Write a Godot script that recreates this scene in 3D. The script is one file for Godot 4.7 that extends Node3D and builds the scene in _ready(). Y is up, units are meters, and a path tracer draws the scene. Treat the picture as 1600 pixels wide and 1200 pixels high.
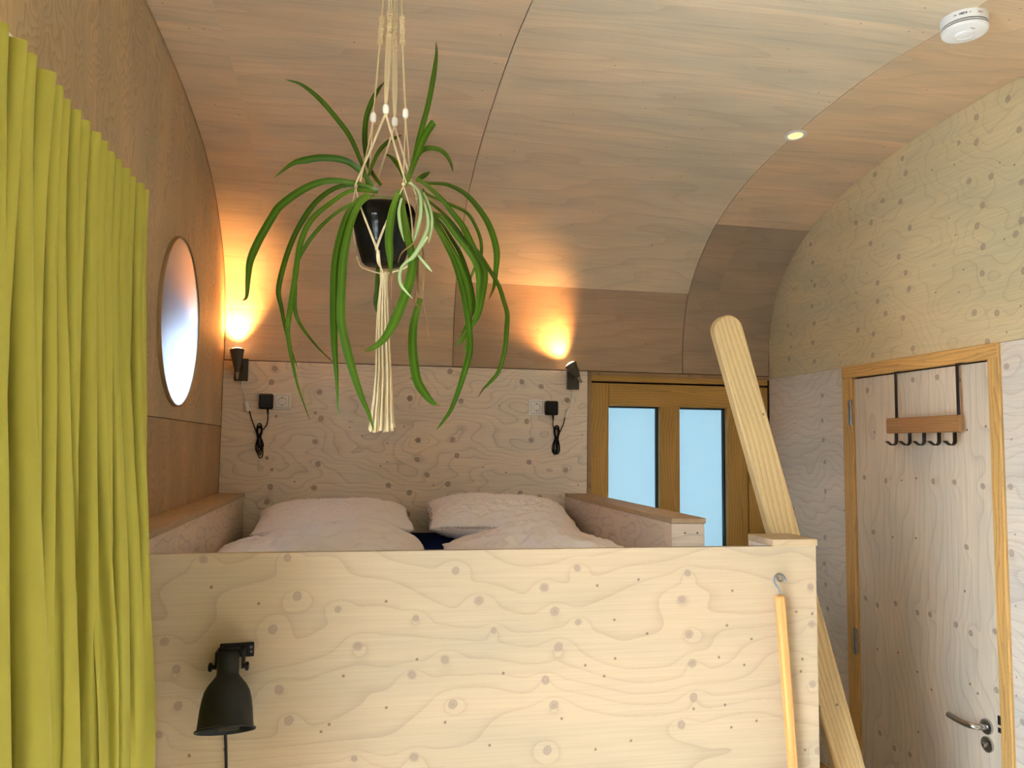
extends Node3D
# Room inside a small curved-roof cabin: bed on a raised platform, hanging plant, curtain, plywood walls.
# Heights in this script are counted from the eye (E metres above the floor).

const E := 1.85
const XL := -0.644
const XR := 2.162
const ZB := -3.892
const ZF := 2.2
const S1 := 0.4452
const S2 := 1.6652
const DETAIL := 1.0

var m := {}
var rng := RandomNumberGenerator.new()

# ---------------------------------------------------------------- nodes
func numbered(called: String) -> String:
	if not has_node(called):
		return called
	var k := 1
	while has_node("%s_%03d" % [called, k]):
		k += 1
	return "%s_%03d" % [called, k]

func thing(called: String, label: String, category: String, at := Vector3.ZERO, group := "", kind := "") -> Node3D:
	var o := Node3D.new()
	o.name = numbered(called)
	add_child(o)
	o.position = at
	tag(o, label, category, group, kind)
	return o

func tag(o: Node3D, label: String, category: String, group := "", kind := "") -> void:
	o.set_meta("label", label)
	o.set_meta("category", category)
	if group:
		o.set_meta("group", group)
	if kind:
		o.set_meta("kind", kind)

func part(parent: Node3D, called: String, mesh: Mesh, mat: Material, at := Vector3.ZERO, basis := Basis.IDENTITY) -> MeshInstance3D:
	# at and basis are given in the frame of the scene's root; things are not turned
	var o := MeshInstance3D.new()
	o.name = called
	o.mesh = mesh
	o.material_override = mat
	var n := 0
	for c in parent.get_children():
		if str(c.name) == called or str(c.name).begins_with(called + "_0"):
			n += 1
	if n:
		o.name = "%s_%03d" % [called, n]
	parent.add_child(o, true)
	var base := Transform3D.IDENTITY
	var p: Node = parent
	while p != self:
		base = (p as Node3D).transform * base
		p = p.get_parent()
	o.transform = base.affine_inverse() * Transform3D(basis, at)
	return o

func H(x: float, h: float, z: float) -> Vector3:
	return Vector3(x, h + E, z)

# ---------------------------------------------------------------- mesh building
class MB:
	var v := PackedVector3Array()
	var n := PackedVector3Array()
	var uv := PackedVector2Array()
	var col := PackedColorArray()
	var ix := PackedInt32Array()
	var cur := Color.WHITE

	func vert(p: Vector3, nn: Vector3, t := Vector2.ZERO) -> int:
		v.append(p)
		n.append(nn)
		uv.append(t)
		col.append(cur)
		return v.size() - 1

	func tri(a: int, b: int, c: int) -> void:
		var g := (v[b] - v[a]).cross(v[c] - v[a])
		if g.dot(n[a] + n[b] + n[c]) > 0.0:
			ix.append_array([a, c, b])
		else:
			ix.append_array([a, b, c])

	func quad(a: int, b: int, c: int, d: int) -> void:
		tri(a, b, c)
		tri(a, c, d)

	func flat(p: Array, out: Vector3, t := []) -> void:
		var nn: Vector3 = (p[1] - p[0]).cross(p[2] - p[0])
		if nn.length() < 1e-12:
			return
		nn = nn.normalized()
		if nn.dot(out) < 0.0:
			nn = -nn
		var k := []
		for i in p.size():
			k.append(vert(p[i], nn, t[i] if t.size() else Vector2.ZERO))
		for i in range(1, p.size() - 1):
			tri(k[0], k[i], k[i + 1])

	func done() -> ArrayMesh:
		var a := []
		a.resize(Mesh.ARRAY_MAX)
		a[Mesh.ARRAY_VERTEX] = v
		a[Mesh.ARRAY_NORMAL] = n
		a[Mesh.ARRAY_TEX_UV] = uv
		a[Mesh.ARRAY_COLOR] = col
		a[Mesh.ARRAY_INDEX] = ix
		var am := ArrayMesh.new()
		am.add_surface_from_arrays(Mesh.PRIMITIVE_TRIANGLES, a)
		return am

func box(size: Vector3, b := 0.002, grain := -1) -> ArrayMesh:
	# chamfered box about its centre; uv in metres, u along the grain axis (longest edge unless given)
	var mb := MB.new()
	box_into(mb, Vector3.ZERO, size, b, grain)
	return mb.done()

func box_into(mb: MB, c: Vector3, size: Vector3, b := 0.002, grain := -1) -> void:
	var h := size * 0.5
	b = minf(b, minf(h.x, minf(h.y, h.z)) * 0.9)
	var g := grain
	if g < 0:
		g = size.max_axis_index()
	for ax in 3:
		for s in [-1.0, 1.0]:
			var u := (ax + 1) % 3
			var w := (ax + 2) % 3
			var p := []
			var t := []
			for k in [[-1, -1], [1, -1], [1, 1], [-1, 1]]:
				var q := Vector3.ZERO
				q[ax] = s * h[ax]
				q[u] = k[0] * (h[u] - b)
				q[w] = k[1] * (h[w] - b)
				p.append(q + c)
				var across := 3 - g - u if (u != g and ax != g) else u
				if ax == g:
					t.append(Vector2(q[u], q[w]))
				else:
					var o := w if u == g else u
					t.append(Vector2(q[g], q[o] + ax * 0.137))
			var out := Vector3.ZERO
			out[ax] = s
			mb.flat(p, out, t)
	for ax in 3:
		var u := (ax + 1) % 3
		var w := (ax + 2) % 3
		for su in [-1.0, 1.0]:
			for sw in [-1.0, 1.0]:
				var p := []
				var t := []
				for k in [[-1, 0], [1, 0], [1, 1], [-1, 1]]:
					var q := Vector3.ZERO
					q[ax] = k[0] * (h[ax] - b)
					q[u] = su * (h[u] - (b if k[1] == 1 else 0.0))
					q[w] = sw * (h[w] - (b if k[1] == 0 else 0.0))
					p.append(q + c)
					t.append(Vector2(q[g], q[(g + 1) % 3]))
				var out := Vector3.ZERO
				out[u] = su
				out[w] = sw
				mb.flat(p, out, t)
	for sx in [-1.0, 1.0]:
		for sy in [-1.0, 1.0]:
			for sz in [-1.0, 1.0]:
				var s := Vector3(sx, sy, sz)
				var p := []
				for ax in 3:
					var q := h - Vector3(b, b, b)
					q[ax] = h[ax]
					p.append(q * s + c)
				mb.flat(p, s)

func slab(poly: PackedVector2Array, o: Vector3, u: Vector3, w: Vector3, nn: Vector3, t: float) -> ArrayMesh:
	# a plate whose front face lies in the plane through o and whose body goes back by t; uv in metres
	var mb := MB.new()
	var ids := Geometry2D.triangulate_polygon(poly)
	for side in 2:
		var k := []
		for p in poly:
			k.append(mb.vert(o + u * p.x + w * p.y - nn * t * side, nn if side == 0 else -nn, Vector2(p.x, -p.y)))
		for i in range(0, ids.size(), 3):
			mb.tri(k[ids[i]], k[ids[i + 1]], k[ids[i + 2]])
	var area := 0.0
	for i in poly.size():
		area += poly[i].cross(poly[(i + 1) % poly.size()])
	for i in poly.size():
		var a := poly[i]
		var b := poly[(i + 1) % poly.size()]
		var e := (b - a)
		var out2 := Vector2(e.y, -e.x) * signf(area)
		var out := (u * out2.x + w * out2.y).normalized()
		var p0 := o + u * a.x + w * a.y
		var p1 := o + u * b.x + w * b.y
		mb.flat([p0, p1, p1 - nn * t, p0 - nn * t], out, [Vector2(a.x, -a.y), Vector2(b.x, -b.y), Vector2(b.x, -b.y + t), Vector2(a.x, -a.y + t)])
	return mb.done()

func rect(x0: float, y0: float, x1: float, y1: float) -> PackedVector2Array:
	return PackedVector2Array([Vector2(x0, y0), Vector2(x1, y0), Vector2(x1, y1), Vector2(x0, y1)])

func lathe_into(mb: MB, prof: Array, seg := 40, xf := Transform3D.IDENTITY, sharp := 40.0) -> void:
	# prof: Vector2(radius, y) from one end to the other, the outside on its right hand when y falls
	var nrm := []
	for i in prof.size() - 1:
		var e: Vector2 = prof[i + 1] - prof[i]
		nrm.append(Vector2(-e.y, e.x).normalized())
	for i in prof.size() - 1:
		var n0: Vector2 = nrm[i]
		var n1: Vector2 = nrm[i]
		if i > 0 and absf(rad_to_deg(nrm[i].angle_to(nrm[i - 1]))) < sharp:
			n0 = (nrm[i] + nrm[i - 1]).normalized()
		if i < nrm.size() - 1 and absf(rad_to_deg(nrm[i].angle_to(nrm[i + 1]))) < sharp:
			n1 = (nrm[i] + nrm[i + 1]).normalized()
		var rows := [[], []]
		for j in seg + 1:
			var a := TAU * j / seg
			var c := Vector3(cos(a), 0, sin(a))
			for k in 2:
				var p: Vector2 = prof[i + k]
				var q: Vector2 = n0 if k == 0 else n1
				rows[k].append(mb.vert(xf * (c * p.x + Vector3.UP * p.y), (xf.basis * (c * q.x + Vector3.UP * q.y)).normalized(), Vector2(float(j) / seg, p.y)))
		for j in seg:
			mb.tri(rows[0][j], rows[0][j + 1], rows[1][j + 1])
			mb.tri(rows[0][j], rows[1][j + 1], rows[1][j])

func lathe(prof: Array, seg := 40, sharp := 40.0) -> ArrayMesh:
	var mb := MB.new()
	lathe_into(mb, prof, seg, Transform3D.IDENTITY, sharp)
	return mb.done()

func smooth_path(pts: Array, n: int) -> Array:
	var out := []
	var k := pts.size()
	for i in n + 1:
		var t := float(i) / n * (k - 1)
		var j := mini(int(t), k - 2)
		var f := t - j
		var p0: Vector3 = pts[maxi(j - 1, 0)]
		var p1: Vector3 = pts[j]
		var p2: Vector3 = pts[j + 1]
		var p3: Vector3 = pts[mini(j + 2, k - 1)]
		out.append(p1.cubic_interpolate(p2, p0, p3, f))
	return out

func tube_into(mb: MB, pts: Array, r, sides := 8, caps := true) -> void:
	var k := pts.size()
	var up := Vector3.UP
	var rows := []
	for i in k:
		var t: Vector3 = (pts[mini(i + 1, k - 1)] - pts[maxi(i - 1, 0)]).normalized()
		if i == 0 and absf(t.dot(up)) > 0.9:
			up = Vector3.RIGHT
		var s := t.cross(up).normalized()
		up = s.cross(t).normalized()
		var rad: float = r[i] if r is Array else r
		var row := []
		for j in sides + 1:
			var a := TAU * j / sides
			var d := s * cos(a) + up * sin(a)
			row.append(mb.vert(pts[i] + d * rad, d, Vector2(float(j) / sides, float(i) / k)))
		rows.append(row)
	for i in k - 1:
		for j in sides:
			mb.quad(rows[i][j], rows[i][j + 1], rows[i + 1][j + 1], rows[i + 1][j])
	if caps:
		for e in [0, k - 1]:
			var t: Vector3 = (pts[1] - pts[0]).normalized() * -1.0 if e == 0 else (pts[k - 1] - pts[k - 2]).normalized()
			var c := mb.vert(pts[e], t)
			var ring := []
			for j in sides + 1:
				ring.append(mb.vert(mb.v[rows[e][j]], t))
			for j in sides:
				mb.tri(c, ring[j], ring[j + 1])

func tube(pts: Array, r, sides := 8) -> ArrayMesh:
	var mb := MB.new()
	tube_into(mb, pts, r, sides)
	return mb.done()

func strip_into(mb: MB, pts: Array, half: Array, thick: float, nrm: Array, side: Array) -> void:
	# a flat band that follows a path
	var k := pts.size()
	var rows := []
	for i in k:
		var c: Vector3 = pts[i]
		var s: Vector3 = side[i] * half[i]
		var n: Vector3 = nrm[i] * thick * 0.5
		rows.append([c - s - n, c + s - n, c + s + n, c - s + n])
	for i in k - 1:
		for j in 4:
			var a: Vector3 = rows[i][j]
			var b: Vector3 = rows[i][(j + 1) % 4]
			var c2: Vector3 = rows[i + 1][(j + 1) % 4]
			var d: Vector3 = rows[i + 1][j]
			var mid: Vector3 = (a + b + c2 + d) * 0.25
			var out: Vector3 = mid - (pts[i] + pts[i + 1]) * 0.5
			mb.flat([a, b, c2, d], out)
	mb.flat(rows[0], pts[0] - pts[1])
	mb.flat(rows[k - 1], pts[k - 1] - pts[k - 2])

func aim(dir: Vector3) -> Basis:
	# a basis whose y axis points along dir
	var y := dir.normalized()
	var x := y.cross(Vector3.BACK)
	if x.length() < 0.01:
		x = Vector3.RIGHT
	x = x.normalized()
	return Basis(x, y, x.cross(y))

# ---------------------------------------------------------------- materials and computed textures
func mat(called: String, c: Color, rough := 0.6, metal := 0.0, spec := 0.4) -> StandardMaterial3D:
	var s := StandardMaterial3D.new()
	s.resource_name = called
	s.albedo_color = c
	s.roughness = rough
	s.metallic = metal
	s.metallic_specular = spec
	m[called] = s
	return s

func rgb(r: int, g: int, b: int) -> Color:
	return Color(r / 255.0, g / 255.0, b / 255.0)

func field(w: int, h: int, gw: int, gh: int, sx: float, sy: float, sd: int, oct := 3) -> PackedFloat32Array:
	# smooth noise over gw x gh cells, drawn up to w x h
	var nz := FastNoiseLite.new()
	nz.noise_type = FastNoiseLite.TYPE_SIMPLEX_SMOOTH
	nz.seed = sd
	nz.frequency = 1.0
	nz.fractal_octaves = oct
	var a := PackedFloat32Array()
	a.resize(gw * gh)
	for y in gh:
		for x in gw:
			a[y * gw + x] = nz.get_noise_2d(x * sx / gw, y * sy / gh)
	var im := Image.create_from_data(gw, gh, false, Image.FORMAT_RF, a.to_byte_array())
	im.resize(w, h, Image.INTERPOLATE_CUBIC)
	return im.get_data().to_float32_array()

func ply(called: String, x0: float, top: float, W: float, HH: float, ppm: float, knots: Array, o := {}) -> StandardMaterial3D:
	# rotary-cut veneer: growth lines along the board (u), bent round the knots
	ppm *= DETAIL
	var w := int(W * ppm)
	var h := int(HH * ppm)
	var sd: int = o.get("seed", 1)
	var upright: bool = o.get("upright", false)
	var gw := maxi(w / 4, 8)
	var gh := maxi(h / 4, 8)
	var nz := FastNoiseLite.new()
	nz.noise_type = FastNoiseLite.TYPE_SIMPLEX_SMOOTH
	nz.seed = sd
	nz.frequency = 1.0
	nz.fractal_octaves = o.get("oct", 3)
	nz.fractal_gain = 0.42
	var fr: float = o.get("rings", 14.0)
	var am: float = o.get("amp", 5.0)
	var nu: float = o.get("nu", 0.9)
	var nv: float = o.get("nv", 2.4)
	var g := PackedFloat32Array()
	g.resize(gw * gh)
	for y in gh:
		for x in gw:
			var u := x * W / gw
			var v := y * HH / gh
			if upright:
				var q := u
				u = v
				v = q
			g[y * gw + x] = v * fr + am * nz.get_noise_2d(u * nu, v * nv)
	for k in knots:
		if k[2] < 0.006:
			continue
		var cx: float = (k[0] - x0) / W * gw
		var cy: float = (top - k[1]) / HH * gh
		var sg: float = k[2] * 2.3 / W * gw
		for y in range(maxi(0, int(cy - sg * 3)), mini(gh, int(cy + sg * 3) + 1)):
			for x in range(maxi(0, int(cx - sg * 3)), mini(gw, int(cx + sg * 3) + 1)):
				var d := Vector2((x - cx) * (1.0 if not upright else 1.3), (y - cy) * (1.3 if not upright else 1.0)).length_squared() / (2.0 * sg * sg)
				g[y * gw + x] += 0.95 * exp(-d)
	var im := Image.create_from_data(gw, gh, false, Image.FORMAT_RF, g.to_byte_array())
	im.resize(w, h, Image.INTERPOLATE_CUBIC)
	var F := im.get_data().to_float32_array()
	var S: PackedFloat32Array
	if upright:
		S = field(w, h, w, maxi(h / 24, 4), W * 160.0, HH * 3.0, sd + 7, 2)
	else:
		S = field(w, h, maxi(w / 24, 4), h, W * 3.0, HH * 160.0, sd + 7, 2)
	var B := field(w, h, maxi(w / 16, 8), maxi(h / 16, 8), W * (1.2 if not upright else 4.0), HH * (4.0 if not upright else 1.2), sd + 13, 3)
	var base: Color = o.get("base", rgb(222, 200, 170))
	var lc: float = o.get("line", 0.16)
	var sc: float = o.get("streak", 0.05)
	var bc: float = o.get("broad", 0.06)
	var pw: float = o.get("sharp", 6.0)
	var px := PackedByteArray()
	px.resize(w * h * 3)
	var br := base.r * 255.0
	var bg := base.g * 255.0
	var bb := base.b * 255.0
	for i in w * h:
		var t := F[i] - floorf(F[i])
		var l := lc * pow(t, pw)
		var b := B[i]
		var k := 1.0 - l - sc * S[i] + bc * b
		px[i * 3] = int(clampf(br * (k + l * 0.12), 0.0, 255.0))
		px[i * 3 + 1] = int(clampf(bg * (k - bc * 0.35 * b), 0.0, 255.0))
		px[i * 3 + 2] = int(clampf(bb * (k - bc * 0.6 * b), 0.0, 255.0))
	for k in knots:
		var cx: float = (k[0] - x0) / W * w
		var cy: float = (top - k[1]) / HH * h
		var r: float = k[2] * ppm
		var small: bool = k[2] < 0.006
		var tone := Color(0.43, 0.33, 0.26) if small else Color(0.58, 0.50, 0.43)
		for y in range(maxi(0, int(cy - r * 1.6)), mini(h, int(cy + r * 1.6) + 2)):
			for x in range(maxi(0, int(cx - r * 1.6)), mini(w, int(cx + r * 1.6) + 2)):
				var dx := x - cx
				var dy := y - cy
				var d := sqrt(dx * dx + dy * dy) / r
				d += 0.05 * sin(atan2(dy, dx) * 2.0 + cx) + 0.03 * sin(atan2(dy, dx) * 5.0 + cy)
				var a := clampf((1.12 - d) * 4.0, 0.0, 1.0)
				if a <= 0.0:
					continue
				var ringed := 0.0 if small else 0.18 * sin(d * 9.0 + cx)
				var f: float = a * ((0.72 if small else 0.62) + ringed) * o.get("knot", 1.0)
				var i := (y * w + x) * 3
				px[i] = int(lerpf(px[i], tone.r * 255.0, f))
				px[i + 1] = int(lerpf(px[i + 1], tone.g * 255.0, f))
				px[i + 2] = int(lerpf(px[i + 2], tone.b * 255.0, f))
	var s := mat(called, Color.WHITE, o.get("rough", 0.55), 0.0, 0.35)
	s.albedo_texture = ImageTexture.create_from_image(Image.create_from_data(w, h, false, Image.FORMAT_RGB8, px))
	s.uv1_scale = Vector3(1.0 / W, 1.0 / HH, 1)
	s.uv1_offset = Vector3(-x0 / W, top / HH, 0)
	return s

func tinted(called: String, from: String, c: Color, off := Vector2.ZERO) -> StandardMaterial3D:
	var s: StandardMaterial3D = m[from].duplicate()
	s.resource_name = called
	s.albedo_color = c
	s.uv1_offset += Vector3(off.x, off.y, 0)
	m[called] = s
	return s

func make_materials() -> void:
	var kf := []
	kf.append_array([[-0.129, -0.339, 0.0105], [-0.179, -0.410, 0.0105], [0.007, -0.453, 0.0105], [0.282, -0.359, 0.0105], [0.130, -0.521, 0.0105], [-0.161, -0.541, 0.0105]])
	kf.append_array([[-0.138, -0.608, 0.0105], [0.225, -0.591, 0.0105], [0.139, -0.703, 0.0105], [0.205, -0.490, 0.0105], [-0.039, -0.370, 0.0075], [0.136, -0.395, 0.0075]])
	kf.append_array([[0.318, -0.428, 0.0075], [0.006, -0.698, 0.0075], [-0.023, -0.517, 0.0032], [-0.051, -0.621, 0.0032], [-0.068, -0.636, 0.0032], [0.208, -0.630, 0.0032]])
	kf.append_array([[0.068, -0.355, 0.0032], [0.074, -0.591, 0.0032], [0.141, -0.487, 0.0032], [0.342, -0.526, 0.0032], [0.312, -0.687, 0.0032], [-0.211, -0.353, 0.0032]])
	kf.append_array([[0.438, -0.332, 0.0105], [0.464, -0.388, 0.0105], [0.474, -0.471, 0.0105], [0.443, -0.546, 0.0105], [0.464, -0.604, 0.0105], [0.449, -0.706, 0.0105]])
	kf.append_array([[0.785, -0.369, 0.0105], [0.803, -0.452, 0.0105], [0.811, -0.522, 0.0105], [0.814, -0.603, 0.0105], [0.782, -0.666, 0.0105], [0.522, -0.415, 0.0080]])
	kf.append_array([[0.612, -0.412, 0.0032], [0.695, -0.447, 0.0032], [0.614, -0.503, 0.0032], [0.540, -0.516, 0.0032], [0.483, -0.636, 0.0032], [0.814, -0.630, 0.0032]])
	kf.append_array([[0.903, -0.434, 0.0032], [0.968, -0.469, 0.0032], [0.881, -0.510, 0.0032], [0.948, -0.531, 0.0032], [0.896, -0.625, 0.0032], [0.912, -0.679, 0.0032]])
	kf.append_array([[0.569, -0.330, 0.0032], [0.673, -0.318, 0.0032], [0.918, -0.350, 0.0032], [0.587, -0.543, 0.0032], [0.654, -0.696, 0.0032], [0.566, -0.711, 0.0032]])
	kf.append_array([[0.979, -0.667, 0.0032], [-0.153, -0.254, 0.0090], [0.226, -0.289, 0.0090], [0.519, -0.288, 0.0090], [0.800, -0.305, 0.0090], [1.132, -0.345, 0.0090]])
	kf.append_array([[1.133, -0.438, 0.0090], [1.133, -0.586, 0.0090], [1.144, -0.748, 0.0090], [-0.404, -0.429, 0.0090], [-0.377, -0.488, 0.0090], [-0.370, -0.565, 0.0090]])
	kf.append_array([[-0.407, -0.624, 0.0090], [-0.331, -0.255, 0.0090], [1.091, -0.406, 0.0035], [1.106, -0.523, 0.0035], [1.101, -0.553, 0.0035], [1.109, -0.744, 0.0035]])
	kf.append_array([[1.135, -0.412, 0.0035], [-0.312, -0.315, 0.0035], [-0.343, -0.671, 0.0035], [-0.270, -0.662, 0.0035]])
	var kb := []
	kb.append_array([[-0.199, 0.251, 0.0135], [-0.188, 0.124, 0.0135], [-0.212, 0.012, 0.0135], [-0.195, -0.095, 0.0135], [-0.210, -0.208, 0.0135], [-0.424, -0.273, 0.0135]])
	kb.append_array([[-0.411, -0.204, 0.0135], [0.236, 0.230, 0.0135], [0.489, 0.224, 0.0135], [0.280, 0.026, 0.0135], [0.450, 0.031, 0.0135], [0.278, -0.068, 0.0135]])
	kb.append_array([[0.473, -0.048, 0.0135], [0.327, -0.144, 0.0135], [0.431, -0.188, 0.0135], [0.243, -0.230, 0.0135], [0.141, -0.195, 0.0135], [0.236, -0.334, 0.0135]])
	kb.append_array([[-0.410, 0.358, 0.0135], [-0.423, 0.293, 0.0135], [0.797, 0.329, 0.0135], [0.898, 0.307, 0.0135], [0.825, 0.128, 0.0135], [0.848, 0.034, 0.0135]])
	kb.append_array([[1.035, 0.240, 0.0135], [0.839, -0.077, 0.0135], [0.795, -0.233, 0.0135], [0.897, -0.253, 0.0135], [1.030, -0.115, 0.0135], [1.036, 0.241, 0.0135]])
	kb.append_array([[1.028, -0.327, 0.0135], [0.235, 0.232, 0.0135], [0.431, 0.371, 0.0135], [0.280, 0.025, 0.0135], [-0.215, 0.150, 0.0080], [-0.407, -0.123, 0.0080]])
	kb.append_array([[-0.431, -0.068, 0.0080], [-0.396, 0.130, 0.0080], [-0.432, -0.067, 0.0080], [0.242, 0.330, 0.0080], [0.131, 0.009, 0.0035], [0.132, -0.082, 0.0035]])
	kb.append_array([[0.101, -0.102, 0.0035], [0.211, 0.092, 0.0035], [-0.051, 0.084, 0.0035], [0.009, 0.043, 0.0035], [0.605, -0.105, 0.0035], [0.722, -0.129, 0.0035]])
	kb.append_array([[0.360, -0.194, 0.0035], [0.683, 0.204, 0.0035], [-0.301, -0.179, 0.0035], [1.116, 0.064, 0.0035], [1.002, -0.245, 0.0035], [1.096, -0.190, 0.0035]])
	var kru := []
	kru.append_array([[-3.473, 1.015, 0.0125], [-3.458, 0.920, 0.0125], [-3.445, 0.804, 0.0125], [-3.472, 0.706, 0.0125], [-3.455, 0.618, 0.0125], [-3.469, 0.525, 0.0125]])
	kru.append_array([[-3.458, 0.432, 0.0125], [-3.688, 0.469, 0.0125], [-3.110, 1.023, 0.0125], [-3.004, 0.993, 0.0125], [-3.011, 0.901, 0.0125], [-2.924, 1.066, 0.0125]])
	kru.append_array([[-2.814, 1.028, 0.0125], [-2.762, 0.903, 0.0125], [-2.833, 0.800, 0.0125], [-2.794, 0.724, 0.0125], [-2.776, 0.655, 0.0125], [-2.971, 0.719, 0.0125]])
	kru.append_array([[-2.974, 0.640, 0.0125], [-2.924, 0.579, 0.0125], [-2.816, 0.542, 0.0125], [-3.114, 0.536, 0.0125], [-3.007, 0.504, 0.0125], [-3.015, 0.412, 0.0125]])
	kru.append_array([[-2.764, 0.411, 0.0125], [-2.384, 0.881, 0.0125], [-2.412, 0.813, 0.0125], [-2.388, 0.731, 0.0125], [-2.396, 0.637, 0.0125], [-2.439, 0.502, 0.0125]])
	kru.append_array([[-2.337, 0.484, 0.0125], [-2.383, 0.389, 0.0125], [-2.219, 0.778, 0.0125], [-2.245, 0.739, 0.0125], [-2.218, 0.607, 0.0125], [-2.255, 1.216, 0.0125]])
	kru.append_array([[-2.397, 1.211, 0.0125], [-2.214, 1.090, 0.0125], [-2.401, 1.120, 0.0125], [-2.795, 1.203, 0.0125], [-2.776, 1.135, 0.0125], [-2.972, 1.196, 0.0125]])
	kru.append_array([[-2.441, 0.989, 0.0125], [-2.340, 0.972, 0.0125], [-2.212, 0.908, 0.0125], [-3.472, 0.831, 0.0090], [-3.672, 0.527, 0.0090], [-3.668, 0.595, 0.0090]])
	kru.append_array([[-3.693, 0.642, 0.0090], [-2.485, 1.149, 0.0090], [-3.043, 0.778, 0.0035], [-3.244, 0.926, 0.0035], [-2.483, 0.669, 0.0035], [-2.629, 0.612, 0.0035]])
	kru.append_array([[-2.510, 0.591, 0.0035], [-3.120, 0.704, 0.0035], [-2.906, 0.656, 0.0035], [-2.293, 0.733, 0.0035], [-3.146, 1.096, 0.0035], [-2.548, 0.881, 0.0035]])
	kru.append_array([[-2.516, 0.808, 0.0035], [-3.304, 0.771, 0.0035], [-3.250, 0.408, 0.0035], [-3.150, 0.613, 0.0035], [-2.761, 0.391, 0.0035], [-2.298, 0.411, 0.0035]])
	kru.append_array([[-2.236, 0.491, 0.0035], [-3.255, 0.442, 0.0035], [-2.300, 1.007, 0.0035], [-2.511, 1.076, 0.0035], [-2.628, 1.096, 0.0035], [-2.239, 0.977, 0.0035]])
	var krl := []
	krl.append_array([[-3.398, 0.262, 0.0120], [-3.403, 0.142, 0.0120], [-3.396, 0.050, 0.0120], [-3.387, -0.055, 0.0120], [-3.388, -0.191, 0.0120], [-3.398, -0.408, 0.0120]])
	krl.append_array([[-3.408, -0.530, 0.0120], [-3.674, -0.296, 0.0120], [-2.307, -0.114, 0.0120], [-2.313, -0.336, 0.0120], [-3.399, -0.626, 0.0120], [-3.387, -0.735, 0.0120]])
	krl.append_array([[-2.293, -0.881, 0.0120], [-2.305, 0.294, 0.0120], [-3.644, 0.135, 0.0032], [-3.764, 0.055, 0.0032], [-3.682, 0.202, 0.0032], [-3.243, -0.268, 0.0032]])
	krl.append_array([[-3.240, -0.520, 0.0032], [-2.296, 0.045, 0.0032], [-2.296, -0.272, 0.0032], [-3.234, -0.748, 0.0032], [-3.233, -0.821, 0.0032], [-3.223, -1.096, 0.0032]])
	krl.append_array([[-2.304, -0.509, 0.0032], [-2.312, -0.743, 0.0032], [-2.315, -0.803, 0.0032]])
	var kd := []
	kd.append_array([[-3.059, 0.262, 0.0110], [-3.095, -0.115, 0.0110], [-2.952, -0.124, 0.0110], [-2.675, -0.113, 0.0110], [-2.565, -0.111, 0.0110], [-2.429, -0.119, 0.0110]])
	kd.append_array([[-3.042, -0.345, 0.0110], [-2.516, -0.342, 0.0110], [-2.772, 0.286, 0.0110], [-2.637, 0.285, 0.0110], [-2.526, 0.266, 0.0110], [-3.107, -0.635, 0.0110]])
	kd.append_array([[-3.027, -0.648, 0.0110], [-2.911, -0.619, 0.0110], [-2.783, -0.629, 0.0110], [-2.713, -0.622, 0.0110], [-2.580, -0.631, 0.0110], [-2.509, -0.645, 0.0110]])
	kd.append_array([[-2.398, -0.614, 0.0110], [-3.031, -1.173, 0.0110], [-2.942, -1.202, 0.0110], [-2.849, -1.192, 0.0110], [-2.401, -0.811, 0.0110], [-2.855, -0.117, 0.0045]])
	kd.append_array([[-2.768, -0.105, 0.0045], [-2.406, 0.092, 0.0045], [-2.918, -0.352, 0.0045], [-2.780, -0.340, 0.0045], [-3.020, 0.081, 0.0045], [-2.494, 0.081, 0.0045]])
	kd.append_array([[-2.531, -0.501, 0.0045], [-2.521, -0.826, 0.0045], [-2.792, -0.858, 0.0045], [-2.904, -0.813, 0.0045], [-3.034, -0.831, 0.0045], [-2.797, -1.087, 0.0045]])
	kd.append_array([[-2.717, -0.904, 0.0045], [-2.486, -0.848, 0.0045]])
	var white := rgb(234, 219, 198)
	ply("ply_bed_front", -0.66, -0.23, 1.83, 0.9, 760, kf, {"seed": 3, "base": rgb(185, 162, 130), "rings": 17.0, "amp": 3.2, "nu": 1.0, "nv": 2.2, "streak": 0.03, "line": 0.08, "sharp": 9.0})
	ply("ply_back", -0.65, 0.42, 1.83, 1.2, 640, kb, {"seed": 11, "base": white, "rings": 20.0, "amp": 5.0, "nu": 1.4, "nv": 3.0, "line": 0.13, "sharp": 7.0})
	ply("ply_right_upper", -3.9, 1.3, 2.6, 0.94, 520, kru, {"seed": 23, "base": rgb(212, 194, 152), "knot": 0.85, "rings": 5.0, "amp": 5.5, "nu": 1.5, "nv": 2.6, "line": 0.09, "sharp": 9.0})
	ply("ply_right_lower", -3.9, 0.39, 2.6, 1.7, 460, krl, {"seed": 31, "base": rgb(220, 208, 190), "rings": 24.0, "amp": 3.5, "nu": 1.6, "nv": 2.4, "line": 0.09, "knot": 0.8})
	ply("ply_door", -3.16, 0.33, 0.8, 1.8, 640, kd, {"seed": 41, "base": rgb(220, 203, 178), "rings": 26.0, "amp": 3.2, "nu": 0.9, "nv": 2.4, "line": 0.085, "upright": true})
	ply("ply_swirl", -3.9, 1.3, 2.9, 1.5, 440, [], {"seed": 53, "base": rgb(200, 174, 136), "rings": 8.0, "amp": 9.0, "nu": 1.9, "nv": 3.2, "line": 0.12, "sharp": 2.5, "upright": true, "broad": 0.1, "oct": 4})
	var nails := []
	rng.seed = 77
	for i in 46:
		nails.append([rng.randf() * 1.22, -rng.randf() * 2.4, 0.003])
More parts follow.
